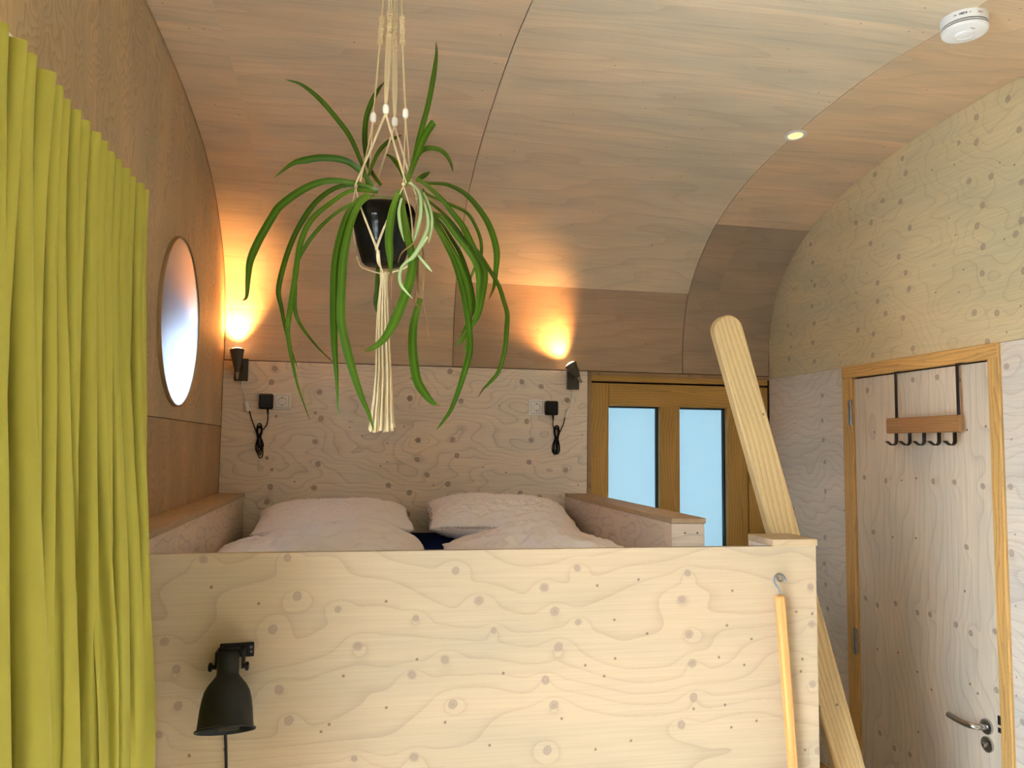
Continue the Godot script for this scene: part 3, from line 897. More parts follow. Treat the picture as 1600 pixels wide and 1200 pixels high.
func pillow(size: Vector3, sd: int) -> ArrayMesh:
	var mb := MB.new()
	var nz := FastNoiseLite.new()
	nz.seed = sd
	nz.frequency = 1.0
	nz.noise_type = FastNoiseLite.TYPE_SIMPLEX_SMOOTH
	var N := 72
	for side in [1.0, -1.0]:
		var grid := []
		for i in N + 1:
			var row := []
			for j in N + 1:
				var u := -1.0 + 2.0 * i / N
				var v := -1.0 + 2.0 * j / N
				# corners drawn out a little, sides drawn in
				var x := u * (1.0 - 0.05 * (1.0 - v * v) * absf(u)) * size.x * 0.5
				var z := v * (1.0 - 0.07 * (1.0 - u * u) * absf(v)) * size.z * 0.5
				var e := pow(maxf(0.0, 1.0 - pow(absf(u), 3.2)), 0.55) * pow(maxf(0.0, 1.0 - pow(absf(v), 2.6)), 0.6)
				var edge := 1.0 - clampf(e, 0.0, 1.0)
				var pull := nz.get_noise_2d(u * 5.0 + 7.0 * absf(v), v * 2.0) * 0.6 + nz.get_noise_2d(u * 13.0, v * 4.0 + u * 3.0) * 0.3
				var wr := 1.0 - absf(nz.get_noise_2d(u * 2.6 + 3.0, v * 2.2 + sd)) * 2.4
				var y: float = side * size.y * 0.5 * e * (1.0 + 0.3 * pull * (0.4 + edge)) + maxf(wr, 0.0) * 0.015 * side * e
				x += 0.012 * pull * edge
				row.append(mb.vert(Vector3(x, y, z), Vector3(0, side, 0), Vector2(u, v)))
			grid.append(row)
		soft_done(mb, grid, false)
		for i in N + 1:
			for j in N + 1:
				if mb.n[grid[i][j]].y * side < 0.0 and not (i in [0, N] or j in [0, N]):
					mb.n[grid[i][j]] *= -1.0
		for i in N:
			for j in N:
				mb.quad(grid[i][j], grid[i][j + 1], grid[i + 1][j + 1], grid[i + 1][j])
	return mb.done()

func duvet(x0: float, x1: float, z0: float, z1: float, humps: Array, sd: int) -> ArrayMesh:
	var mb := MB.new()
	var nz := FastNoiseLite.new()
	nz.seed = sd
	nz.frequency = 1.0
	nz.noise_type = FastNoiseLite.TYPE_SIMPLEX_SMOOTH
	nz.fractal_octaves = 3
	var NX := 110
	var NZ := 130
	var top := []
	for i in NX + 1:
		var row := []
		for j in NZ + 1:
			var u := float(i) / NX
			var v := float(j) / NZ
			var x := lerpf(x0, x1, u) + 0.02 * nz.get_noise_2d(v * 4.0, 3.0 + u)
			var z := lerpf(z0, z1, v) + 0.035 * nz.get_noise_2d(u * 4.0, 9.0)
			var e := pow(clampf(sin(PI * clampf(u, 0.0, 1.0)), 0.0, 1.0), 0.42) * pow(clampf(minf(v, 1.0 - v) / 0.12, 0.0, 1.0), 0.5)
			var h := 0.036
			for k in humps:
				h += k[3] * exp(-((x - k[0]) * (x - k[0]) + (z - k[1]) * (z - k[1])) / (2.0 * k[2] * k[2]))
			var fold := 1.0 - absf(nz.get_noise_2d(x * 3.0 + z * 2.2, z * 2.5 - x * 1.4)) * 3.2
			h += 0.022 * maxf(fold, -0.3) + 0.018 * nz.get_noise_2d(x * 7.0, z * 6.0)
			row.append(mb.vert(H(x, -0.411 + h * e, z), Vector3.UP, Vector2(x, z)))
		top.append(row)
	soft_done(mb, top, false)
	for r in top:
		for k in r:
			if mb.n[k].y < 0.0:
				mb.n[k] *= -1.0
	for i in NX:
		for j in NZ:
			mb.quad(top[i][j], top[i][j + 1], top[i + 1][j + 1], top[i + 1][j])
	mb.flat([H(x0 + 0.03, -0.411, z0 - 0.03), H(x1 - 0.03, -0.411, z0 - 0.03), H(x1 - 0.03, -0.411, z1 + 0.03), H(x0 + 0.03, -0.411, z1 + 0.03)], Vector3.DOWN)
	return mb.done()

# ---------------------------------------------------------------- ladder and pole
func stringer(x_top: float, h_top: float, wd: float, len: float, z: float, t: float) -> ArrayMesh:
	# leaning board with a rounded top end
	var dir := Vector3(0.2775, -0.9607, 0)
	var across := Vector3(0.9607, 0.2775, 0)
	var poly := PackedVector2Array()
	for i in 21:
		var a := PI * i / 20.0
		poly.append(Vector2(-cos(a) * wd / 2, -sin(a) * wd / 2))
	poly.append(Vector2(wd / 2, len))
	poly.append(Vector2(-wd / 2, len))
	var mb := MB.new()
	var ids := Geometry2D.triangulate_polygon(poly)
	var o := H(x_top, h_top, z) + dir * wd / 2
	var b := 0.004
	for side in 2:
		var nn := Vector3.BACK if side == 0 else Vector3.FORWARD
		var k := []
		for p in poly:
			var q := p * (1.0 - b / wd * 2.0) if p.y < 0.01 else Vector2(p.x - signf(p.x) * b, p.y)
			k.append(mb.vert(o + across * q.x + dir * q.y - Vector3.BACK * t * side, nn, Vector2(q.y - 1.2, q.x)))
		for i in range(0, ids.size(), 3):
			mb.tri(k[ids[i]], k[ids[i + 1]], k[ids[i + 2]])
	for i in poly.size():
		var p := poly[i]
		var q := poly[(i + 1) % poly.size()]
		var pi := p * (1.0 - b / wd * 2.0) if p.y < 0.01 else Vector2(p.x - signf(p.x) * b, p.y)
		var qi := q * (1.0 - b / wd * 2.0) if q.y < 0.01 else Vector2(q.x - signf(q.x) * b, q.y)
		var mid := (p + q) * 0.5
		var out := across * mid.x + dir * (mid.y if mid.y < 0.0 or mid.y > len * 0.9 else 0.0)
		var uvs := [Vector2(p.y - 1.2, 0.1), Vector2(q.y - 1.2, 0.1), Vector2(q.y - 1.2, 0.1 + t), Vector2(p.y - 1.2, 0.1 + t)]
		mb.flat([o + across * p.x + dir * p.y - Vector3.BACK * b, o + across * q.x + dir * q.y - Vector3.BACK * b, o + across * q.x + dir * q.y - Vector3.BACK * (t - b), o + across * p.x + dir * p.y - Vector3.BACK * (t - b)], out, uvs)
		mb.flat([o + across * p.x + dir * p.y - Vector3.BACK * b, o + across * q.x + dir * q.y - Vector3.BACK * b, o + across * qi.x + dir * qi.y, o + across * pi.x + dir * pi.y], out + Vector3.BACK * 0.05, uvs)
		mb.flat([o + across * p.x + dir * p.y - Vector3.BACK * (t - b), o + across * q.x + dir * q.y - Vector3.BACK * (t - b), o + across * qi.x + dir * qi.y - Vector3.BACK * t, o + across * pi.x + dir * pi.y - Vector3.BACK * t], out - Vector3.BACK * 0.05, uvs)
	return mb.done()

func build_ladder() -> void:
	var t := thing("ladder", "wooden ladder leaning behind the bed corner, one long pale side board with rounded top", "ladder", H(1.7, -E, -2.2))
	var s := part(t, "side_board", stringer(0.992, 0.372, 0.0865, 2.29, -2.02, 0.034), m.pine)
	part(t, "side_board", stringer(1.245, -0.5, 0.0865, 1.37, -2.43, 0.034), m.pine)
	for k in 5:
		var h := -0.71 - 0.24 * k
		var x := 0.992 + (0.372 - h) * 0.2888
		part(t, "tread", box(Vector3(0.09, 0.03, 0.376), 0.003), m.larch_brown, H(x, h - 0.02, -2.242))
	for p in [[1.2585, -0.703], [1.312, -0.7]]:
		part(s, "screw", lathe([Vector2(0, 0.0012), Vector2(0.004, 0.001), Vector2(0.0045, -0.001)], 12), m.screw, H(p[0], p[1], -2.02), Basis(Vector3.RIGHT, Vector3.BACK, Vector3.DOWN))

func build_pole() -> void:
	var a := H(1.0325, -0.359, -1.822)
	var b := H(1.083, -1.09, -1.822)
	var t := thing("hook_pole", "slim square wooden pole with a steel hook, hanging on the bed front panel", "pole", b)
	var y: Vector3 = (a - b).normalized()
	var x := y.cross(Vector3.BACK).normalized()
	part(t, "stick", box(Vector3(0.021, a.distance_to(b), 0.021), 0.004), m.pine_warm, (a + b) * 0.5, Basis(x, y, x.cross(y)))
	var z := -1.822
	var p := smooth_path([H(1.0335, -0.375, z), H(1.0335, -0.359, z), H(1.031, -0.345, z), H(1.023, -0.336, z), H(1.018, -0.326, z), H(1.0195, -0.316, z), H(1.027, -0.309, z), H(1.036, -0.308, z), H(1.044, -0.314, z), H(1.049, -0.325, z + 0.003)], 40)
	part(t, "hook", tube(p, 0.0026, 10), m.zinc)
	var e := thing("eye_screw", "small zinc eye screw in the bed front panel, carrying the pole's hook", "eye screw", H(1.037, -0.316, -1.847))
	var ring := []
	for i in 25:
		var an := TAU * i / 24.0 + 0.4
		ring.append(H(1.0375 + 0.0035 * cos(an), -0.3175 + 0.009 * sin(an), -1.826 + 0.009 * cos(an)))
	part(e, "eye", tube(ring, 0.0022, 8), m.zinc)
	part(e, "shank", tube([H(1.037, -0.3185, -1.85), H(1.037, -0.3185, -1.834)], 0.0022, 8), m.zinc)

# ---------------------------------------------------------------- lamps and electrics
func build_work_lamp() -> void:
	var t := thing("wall_lamp", "matte black industrial work lamp on the bed front panel, shade pointing down, unlit", "lamp", H(-0.252, -0.451, -1.847))
	var pl := part(t, "wall_plate", box(Vector3(0.072, 0.031, 0.004), 0.003), m.lamp_black, H(-0.252, -0.452, -1.845), Basis(Vector3.BACK, 0.02))
	for x in [-0.281, -0.223]:
		part(pl, "screw", lathe([Vector2(0, 0.002), Vector2(0.003, 0.0018), Vector2(0.0034, 0)], 12), m.zinc, H(x, -0.446, -1.843), Basis(Vector3.RIGHT, Vector3.BACK, Vector3.DOWN))
		part(pl, "screw_hole", lathe([Vector2(0, 0.0008), Vector2(0.0026, 0.0008), Vector2(0.0026, 0)], 12), m.ply_edge, H(x + 0.001, -0.456, -1.843), Basis(Vector3.RIGHT, Vector3.BACK, Vector3.DOWN))
	var top := H(-0.263, -0.447, -1.802)
	var bot := H(-0.2545, -0.586, -1.737)
	var dir := (bot - top).normalized()
	var bs := aim(-dir)
	var mb := MB.new()
	for s in [-1.0, 1.0]:
		var q := H(-0.262 + s * 0.028, -0.476, -1.803)
		box_into(mb, H(-0.262 + s * 0.027, -0.463, -1.822), Vector3(0.003, 0.036, 0.044), 0.001)
		tube_into(mb, [q, q + Vector3(s * 0.009, 0, 0)], 0.0045, 10)
		tube_into(mb, [q + Vector3(s * 0.006, 0.0, 0), q + Vector3(s * 0.0075, 0, 0), q + Vector3(s * 0.0115, 0, 0), q + Vector3(s * 0.013, 0, 0)], [0.0078, 0.0095, 0.0095, 0.007], 9)
	box_into(mb, H(-0.262, -0.452, -1.833), Vector3(0.04, 0.018, 0.02), 0.002)
	part(t, "bracket", mb.done(), m.lamp_black)
	var L := top.distance_to(bot)
	var o := [[0.0, 0.0], [0.018, 0.0], [0.0215, 0.004], [0.0225, 0.03], [0.0225, 0.044], [0.0245, 0.048], [0.0285, 0.053], [0.031, 0.056], [0.039, 0.066], [0.0455, 0.078], [0.0495, 0.094], [0.0525, 0.115], [0.0545, 0.14], [0.0555, L - 0.004], [0.06, L - 0.002], [0.0605, L], [0.0595, L + 0.0015], [0.056, L + 0.001], [0.0535, L - 0.004], [0.052, 0.135], [0.047, 0.095], [0.038, 0.068], [0.02, 0.052], [0.0, 0.05]]
	var prof2 := []
	for k in o:
		prof2.append(Vector2(k[0], -k[1]))
	var sh := part(t, "shade", lathe(prof2, 64, 50.0), m.lamp_black, top, bs)
	part(sh, "bulb", lathe([Vector2(0, -0.128), Vector2(0.012, -0.124), Vector2(0.019, -0.112), Vector2(0.019, -0.1), Vector2(0.012, -0.082), Vector2(0.011, -0.06), Vector2(0, -0.058)], 24), m.white_plastic, top, bs)
	part(sh, "label", box(Vector3(0.042, 0.012, 0.0012), 0.0003), m.groove, top + bs * Vector3(0.0, -0.143, -0.046), bs * Basis(Vector3.RIGHT, -0.1))
	var cord := smooth_path([H(-0.262, -0.46, -1.838), H(-0.272, -0.52, -1.842), H(-0.271, -0.6, -1.843), H(-0.267, -0.66, -1.843), H(-0.264, -0.75, -1.843), H(-0.262, -1.1, -1.843)], 40)
	part(t, "cord", tube(cord, 0.003, 8), m.black_rubber)

func sconce(plate: Vector3, narrow: Vector3, wide: Vector3, cord: Array, label: String, energy: float) -> void:
	var t := thing("wall_sconce", label, "lamp", plate, "wall lamps at the head of the bed")
	part(t, "wall_plate", box(Vector3(0.062, 0.107, 0.02), 0.002), m.sconce_grey, plate + Vector3(0, 0, 0.011))
	var dir := (wide - narrow).normalized()
	var L := narrow.distance_to(wide)
	var bs := aim(dir)
	part(t, "arm", tube([plate + Vector3(0, 0, 0.01), narrow.lerp(wide, 0.32)], 0.006, 10), m.sconce_grey)
	var pr := [Vector2(0.0315, L), Vector2(0.033, L - 0.001), Vector2(0.0105, 0.03), Vector2(0.0, 0.03)]
	var inner := [Vector2(0.0, 0.034), Vector2(0.009, 0.034), Vector2(0.0305, L), Vector2(0.0315, L)]
	pr = inner + pr
	part(t, "cone_shade", lathe(pr, 40), m.sconce_grey, narrow, bs)
	part(t, "tail_cap", lathe([Vector2(0.0, 0.031), Vector2(0.0098, 0.031), Vector2(0.006, 0.0), Vector2(0.0, 0.0)], 24), m.sconce_tail, narrow, bs)
	part(t, "lamp_lens", lathe([Vector2(0.0, L + 0.012), Vector2(0.012, L + 0.0105), Vector2(0.022, L + 0.006), Vector2(0.0295, L - 0.001), Vector2(0.0295, L - 0.008), Vector2(0.0, L - 0.008)], 32), m.lamp_glow, narrow, bs)
	var l := SpotLight3D.new()
	l.name = "sconce_light"
	l.light_color = rgb(255, 178, 104)
	l.light_energy = energy * 0.55
	l.spot_angle = 44.0
	l.spot_angle_attenuation = 1.0
	l.spot_range = 8.0
	l.spot_attenuation = 2.0
	l.light_size = 0.02
	l.shadow_enabled = true
	t.add_child(l)
	l.transform = Transform3D(Basis(bs.x, bs.z, -bs.y), wide + dir * 0.016 - plate)
	part(t, "cord", tube(smooth_path(cord, 20), 0.0022, 6), m.white_plastic)
	var e: Vector3 = cord[cord.size() - 1]
	var e0: Vector3 = cord[cord.size() - 2]
	var dd := (e - e0).normalized()
	part(t, "inline_switch", box(Vector3(0.017, 0.05, 0.014), 0.004), m.white_plastic, e + dd * 0.025, aim(dd))

func socket(c: Vector3, label: String, open_left: bool) -> void:
	var t := thing("wall_socket", label, "socket", c, "double wall sockets")
	var plate := part(t, "frame", box(Vector3(0.152, 0.079, 0.009), 0.002), m.white_plastic, c + Vector3(0, 0, 0.0045))
	var out := Basis(Vector3.RIGHT, Vector3.BACK, Vector3.DOWN)
	for s in [-1.0, 1.0]:
		if (s < 0.0) != open_left:
			continue
		var k := c + Vector3(s * 0.0365, 0, 0.009)
		var groove := MB.new()
		for e in [-1.0, 1.0]:
			box_into(groove, k + Vector3(e * 0.0295, 0, 0), Vector3(0.0012, 0.06, 0.001), 0.0002)
			box_into(groove, k + Vector3(0, e * 0.0295, 0), Vector3(0.06, 0.0012, 0.001), 0.0002)
		part(plate, "groove", groove.done(), m.groove)
		var ins := part(t, "insert", lathe([Vector2(0.0, -0.004), Vector2(0.0185, -0.004), Vector2(0.0192, 0.0022), Vector2(0.0205, 0.0024), Vector2(0.0205, -0.001)], 40), m.white_plastic, k, out)
		var g := MB.new()
		lathe_into(g, [Vector2(0.0178, -0.003), Vector2(0.0188, -0.001), Vector2(0.0192, 0.003), Vector2(0.0187, 0.003), Vector2(0.0178, -0.003)], 40, Transform3D(out, k))
		for e in [-1.0, 1.0]:
			tube_into(g, [k + Vector3(e * 0.0095, 0, -0.004), k + Vector3(e * 0.0095, 0, -0.0032)], 0.0031, 12)
			box_into(g, k + Vector3(0, e * 0.0165, 0.001), Vector3(0.005, 0.004, 0.004), 0.0004)
		part(ins, "contacts", g.done(), m.grey_print)

func adapter(c: Vector3, cable: Array, bundle: Vector3, lead: Array, label: String) -> void:
	var t := thing("power_adapter", label, "power adapter", c, "power adapters at the head of the bed")
	part(t, "housing", box(Vector3(0.064, 0.072, 0.038), 0.006), m.black_plastic, c + Vector3(0, 0, 0.0195))
	part(t, "strain_relief", tube([c + Vector3(0.008, -0.034, 0.02), c + Vector3(0.009, -0.05, 0.02), c + Vector3(0.0095, -0.064, 0.02)], [0.006, 0.0045, 0.0028], 10), m.black_plastic)
	var mb := MB.new()
	tube_into(mb, smooth_path(cable, 24), 0.0026, 7)
	tube_into(mb, smooth_path(lead, 20), 0.0026, 7)
	part(t, "cord", mb.done(), m.black_rubber)
	rng.seed = int(c.x * 100) + 900
	var bl := MB.new()
	for k in 6:
		var w := 0.012 + 0.014 * rng.randf()
		var up := 0.045 + 0.02 * rng.randf()
		var dn := 0.045 + 0.055 * rng.randf()
		var dx := (rng.randf() - 0.5) * 0.03
		var z := 0.004 * k
		var p := []
		for i in 33:
			var a := TAU * i / 32.0
			var y := sin(a)
			var wid := w * (0.25 + 0.75 * absf(y))
			p.append(bundle + Vector3(cos(a) * wid + dx * maxf(-y, 0.0), y * (up if y > 0.0 else dn), z * 0.6 + 0.003 * sin(3.0 * a + k)))
		tube_into(bl, p, 0.0026, 6, false)
	part(t, "cord_bundle", bl.done(), m.black_rubber)
	part(t, "cable_tie", lathe([Vector2(0.010, 0.003), Vector2(0.0115, 0.003), Vector2(0.0115, -0.003), Vector2(0.010, -0.003), Vector2(0.010, 0.003)], 16), m.black_plastic, bundle + Vector3(0, 0, 0.008))

func build_electrics() -> void:
	sconce(H(-0.561, 0.347, ZB), H(-0.5665, 0.297, ZB + 0.082), H(-0.5765, 0.435, ZB + 0.058),
		[H(-0.554, 0.297, ZB + 0.014), H(-0.553, 0.27, ZB + 0.012), H(-0.54, 0.23, ZB + 0.01), H(-0.533, 0.2, ZB + 0.01)],
		"grey cone wall lamp in the left corner above the bed, lit and shining straight up", 0.5)
	sconce(H(1.063, 0.348, ZB), H(1.088, 0.325, ZB + 0.084), H(1.037, 0.417, ZB + 0.06),
		[H(1.062, 0.298, ZB + 0.014), H(1.06, 0.27, ZB + 0.012), H(1.055, 0.235, ZB + 0.01), H(1.045, 0.2, ZB + 0.01)],
		"grey cone wall lamp beside the timber window, lit and tilted to the left", 0.35)
	socket(H(-0.405, 0.201, ZB), "white double wall socket under the left cone lamp, black adapter in its left half", false)
	socket(H(0.911, 0.199, ZB), "white double wall socket nearer the timber window, black adapter in its right half", true)
	adapter(H(-0.44, 0.198, ZB + 0.009), [H(-0.431, 0.14, ZB + 0.028), H(-0.431, 0.115, ZB + 0.02), H(-0.438, 0.085, ZB + 0.014), H(-0.46, 0.055, ZB + 0.012), H(-0.472, 0.03, ZB + 0.012)], H(-0.468, 0.03, ZB + 0.006), [H(-0.517, 0.152, ZB + 0.008), H(-0.506, 0.115, ZB + 0.008), H(-0.485, 0.06, ZB + 0.01), H(-0.472, 0.03, ZB + 0.012)], "black power adapter with looped cord, in the socket on the left")
	adapter(H(0.947, 0.196, ZB + 0.009), [H(0.956, 0.138, ZB + 0.028), H(0.958, 0.11, ZB + 0.02), H(0.967, 0.08, ZB + 0.014), H(0.98, 0.045, ZB + 0.012)], H(0.979, 0.045, ZB + 0.006), [H(1.023, 0.15, ZB + 0.008), H(1.015, 0.115, ZB + 0.008), H(0.993, 0.07, ZB + 0.01), H(0.98, 0.04, ZB + 0.012)], "black power adapter with looped cord, in the socket near the timber window")
	# downlight on the ceiling joint
	var q := at_arc(1.5)
	for s in 200:
		var r := at_arc(1.0 + s * 0.005)
		if r.x > -2.771:
			q = r
			break
	var c := H(1.667, q.y, q.x)
	var a := at_arc(1.36)
	var nn := Vector3(0, -1, 0.1).normalized()
	var bs := aim(nn)
	var d := thing("downlight", "small round recessed ceiling spotlight, lit, on the joint of two ceiling sheets", "lamp", c)
	part(d, "bezel", lathe([Vector2(0.028, 0.001), Vector2(0.03, 0.005), Vector2(0.04, 0.005), Vector2(0.0425, 0.003), Vector2(0.043, -0.004)], 40), m.alu, c, bs)
	part(d, "lamp_lens", lathe([Vector2(0.0, 0.002), Vector2(0.029, 0.0035), Vector2(0.029, 0.0)], 40), m.downlight_glow, c, bs)
	var l := SpotLight3D.new()
	l.name = "downlight_light"
	l.light_color = rgb(255, 196, 126)
	l.light_energy = 0.08
	l.spot_angle = 50.0
	l.spot_range = 8.0
	l.spot_attenuation = 2.0
	l.light_size = 0.025
	l.shadow_enabled = true
	d.add_child(l)
	l.transform = Transform3D(Basis(bs.x, bs.z, -bs.y), nn * 0.012)
	# smoke detector
	var k := H(1.675, 1.2445, -1.888)
	var sd := thing("smoke_detector", "round white smoke detector on the ceiling at the upper right", "smoke detector", k)
	var body := part(sd, "body", lathe([Vector2(0.0, -0.049), Vector2(0.05, -0.048), Vector2(0.0585, -0.045), Vector2(0.0605, -0.041), Vector2(0.0612, -0.037), Vector2(0.0575, -0.0365), Vector2(0.0575, -0.0335), Vector2(0.0612, -0.033), Vector2(0.0612, -0.031), Vector2(0.0575, -0.0305), Vector2(0.0575, -0.028), Vector2(0.0615, -0.0275), Vector2(0.062, 0.002)], 72, 30.0), m.white_plastic, k)
	part(body, "test_button", lathe([Vector2(0.0, -0.0525), Vector2(0.016, -0.052), Vector2(0.0215, -0.0505), Vector2(0.0235, -0.053), Vector2(0.0245, -0.0525), Vector2(0.0255, -0.047)], 48), m.white_plastic, k)
	var rings := MB.new()
	for y in [-0.0305, -0.0365]:
		lathe_into(rings, [Vector2(0.0575, y + 0.002), Vector2(0.0608, y + 0.002), Vector2(0.0608, y), Vector2(0.0575, y)], 72, Transform3D(Basis.IDENTITY, k))
	part(body, "groove", rings.done(), m.groove)
	part(body, "indicator", box(Vector3(0.014, 0.002, 0.0012), 0.0003), m.groove, k + Vector3(-0.004, -0.0485, 0.034))
	for u in [[143.0, 13, "grey_print", 0.007], [156.0, 5, "groove", 0.004], [119.0, 4, "groove", 0.003], [98.0, 10, "red_print", 0.005]]:
		var pm := MB.new()
		rng.seed = int(u[0])
		for i in u[1]:
			var an := deg_to_rad(u[0] - i * 1.5)
			var hgt: float = u[3] * (0.6 + 0.5 * rng.randf())
			var r := Vector3(cos(an), 0, sin(an))
			var p := k + r * 0.0619 + Vector3(0, -0.0145, 0)
			var tn := Vector3(-sin(an), 0, cos(an)) * 0.0005 * (0.7 + rng.randf())
			pm.flat([p - tn - Vector3(0, hgt / 2, 0), p + tn - Vector3(0, hgt / 2, 0), p + tn + Vector3(0, hgt / 2, 0), p - tn + Vector3(0, hgt / 2, 0)], r)
		part(body, "printed_label", pm.done(), m[u[2]])

# ---------------------------------------------------------------- curtain
func build_curtain() -> void:
	var t := thing("curtain", "yellow-green full-length curtain hanging in deep folds at the left", "curtain", H(-0.5, -E, -1.4))
	var mb := MB.new()
	var NU := 620
	var NV := 60
	var nz := FastNoiseLite.new()
	nz.seed = 12
	nz.frequency = 1.0
	nz.noise_type = FastNoiseLite.TYPE_SIMPLEX_SMOOTH
	var grid := []
	for j in NV + 1:
		var v := float(j) / NV
		var row := []
		var drop := smoothstep(0.03, 0.75, v)
		for i in NU + 1:
			var u := float(i) / NU
			var z_top := lerpf(-1.822, -1.03, u)
			var z_bot := lerpf(-1.815, -0.98, u)
			var zz := lerpf(z_top, z_bot, pow(v, 0.8))
			var ph := TAU * (u * 17.0 + 0.3 * nz.get_noise_2d(u * 7.0, 0.0))
			var ph2 := TAU * (u * 5.6 + 0.5 * nz.get_noise_2d(u * 5.0, 4.0 + v * 0.25))
			var a1 := 0.027 * (1.0 - drop * 0.97)
			var a2 := 0.05 * drop
			var wob := 1.0 + 0.5 * nz.get_noise_2d(u * 9.0, 7.0)
			var x := lerpf(-0.497, -0.437, smoothstep(0.0, 0.5, v)) + a1 * wob * sin(ph) + a2 * wob * sin(ph2) + 0.009 * nz.get_noise_2d(u * 9.0, v * 1.6)
			zz += -0.009 * (1.0 - drop * 0.5) * sin(2.0 * ph) * wob - 0.034 * drop * sin(2.0 * ph2)
			zz = maxf(zz, -1.832 + 0.01 * sin(ph))
			x = maxf(x, XL + 0.012)
			row.append(mb.vert(H(x, lerpf(0.552, -E + 0.015, v) + (0.004 * sin(ph * 2.0) if j == 0 else 0.0), zz), Vector3.RIGHT, Vector2(u * 3.0, v * 2.4)))
		grid.append(row)
	soft_done(mb, grid, false)
	for j in NV:
		for i in NU:
			var a: int = grid[j][i]
			var b: int = grid[j][i + 1]
			var c: int = grid[j + 1][i + 1]
			var d: int = grid[j + 1][i]
			mb.quad(a, b, c, d)
	part(t, "cloth", mb.done(), m.curtain)
	var r := thing("curtain_rail", "white curtain rail above the curtain, on the left wall", "curtain rail", H(-0.54, 0.53, -1.0))
	part(r, "track", box(Vector3(0.028, 0.026, 1.75), 0.003), m.white_plastic, H(-0.548, 0.532, -0.93))
	part(r, "runner_slot", box(Vector3(0.012, 0.014, 1.7), 0.002), m.black_plastic, H(-0.538, 0.517, -0.92))
	part(r, "end_bracket", box(Vector3(0.07, 0.022, 0.2), 0.003), m.white_plastic, H(-0.572, 0.607, -1.235))
	part(r, "end_slot", box(Vector3(0.03, 0.02, 0.14), 0.003), m.black_plastic, H(-0.568, 0.588, -1.22))
	for z in [-1.7, -0.9, -0.1]:
		part(r, "bracket", box(Vector3(0.1, 0.012, 0.03), 0.002), m.white_plastic, H(-0.595, 0.548, z))

# ---------------------------------------------------------------- plant
func leaf(parent: Node3D, pts: Array, width: float, tilt: float, style := 0) -> void:
	var n := maxi(18, pts.size() * 5)
	var p := smooth_path(pts, n)
	var mb := MB.new()
	var k := n + 1
	var young := rng.randf()
	var dark := Color(0.026, 0.07, 0.003).lerp(Color(0.052, 0.112, 0.005), young)
	var pale := Color(0.13, 0.22, 0.02)
	if style == 3:
		dark = Color(0.14, 0.28, 0.05)
		pale = Color(0.42, 0.5, 0.22)
	if style == 4:
		dark = Color(0.2, 0.11, 0.04)
		pale = Color(0.35, 0.22, 0.1)
	var rows := []
	var side0 := Vector3.ZERO
	for i in k:
		var f := float(i) / n
		var t: Vector3 = (p[mini(i + 1, n)] - p[maxi(i - 1, 0)]).normalized()
		var s := t.cross(Vector3.BACK).normalized()
		var a := tilt * (0.7 + 0.6 * sin(f * 3.0 + young * 6.0))
		s = (s * cos(a) + Vector3.BACK * sin(a))
		s = (s - t * s.dot(t)).normalized()
		if i > 0 and s.dot(side0) < 0.0:
			s = -s
		side0 = s
		var up := t.cross(s).normalized()
		var wd := width * 0.5 * (0.62 + 0.38 * smoothstep(0.0, 0.4, f)) * pow(clampf((1.0 - f) / (0.34 if style < 2 or style > 2 else 0.03), 0.0, 1.0), 0.75)
		wd = maxf(wd, 0.0004)
		var c: Vector3 = p[i]
		var vee := wd * 0.35
		var shade := dark.lerp(pale, 0.75 * (1.0 - smoothstep(0.0, 0.28, f)))
		if style == 1:
			shade = shade.lerp(Color(0.16, 0.07, 0.025), smoothstep(0.88, 0.97, f))
		elif style == 0:
			shade = shade.lerp(Color(0.1, 0.2, 0.03), smoothstep(0.9, 1.0, f) * 0.6)
		var row := []
		for side in [1.0, -1.0]:
			for q in [-1.0, -0.4, 0.0, 0.4, 1.0]:
				mb.cur = shade.lerp(pale, 0.4 if q == 0.0 else 0.0)
				if style == 3 and absf(q) < 0.5:
					mb.cur = shade.lerp(Color(0.55, 0.6, 0.35), 0.6)
				var off: Vector3 = s * wd * q + up * (vee * absf(q)) + up * side * 0.0005
				row.append(mb.vert(c + off, (up * side + s * -q * 0.35 * side).normalized(), Vector2(q, f)))
		rows.append(row)
	for i in n:
		for j in [0, 1, 2, 3, 5, 6, 7, 8]:
			mb.quad(rows[i][j], rows[i][j + 1], rows[i + 1][j + 1], rows[i + 1][j])
		for e in [[0, 5], [4, 9]]:
			var A: int = rows[i][e[0]]
			var B: int = rows[i][e[1]]
			var C: int = rows[i + 1][e[1]]
			var D: int = rows[i + 1][e[0]]
			mb.ix.append_array([A, B, C, A, C, D])
	# the eye-height numbers become heights above the floor
	for i in mb.v.size():
		mb.v[i].y += E
	part(parent, "leaf" if style != 4 else "root", mb.done(), m.leaf)

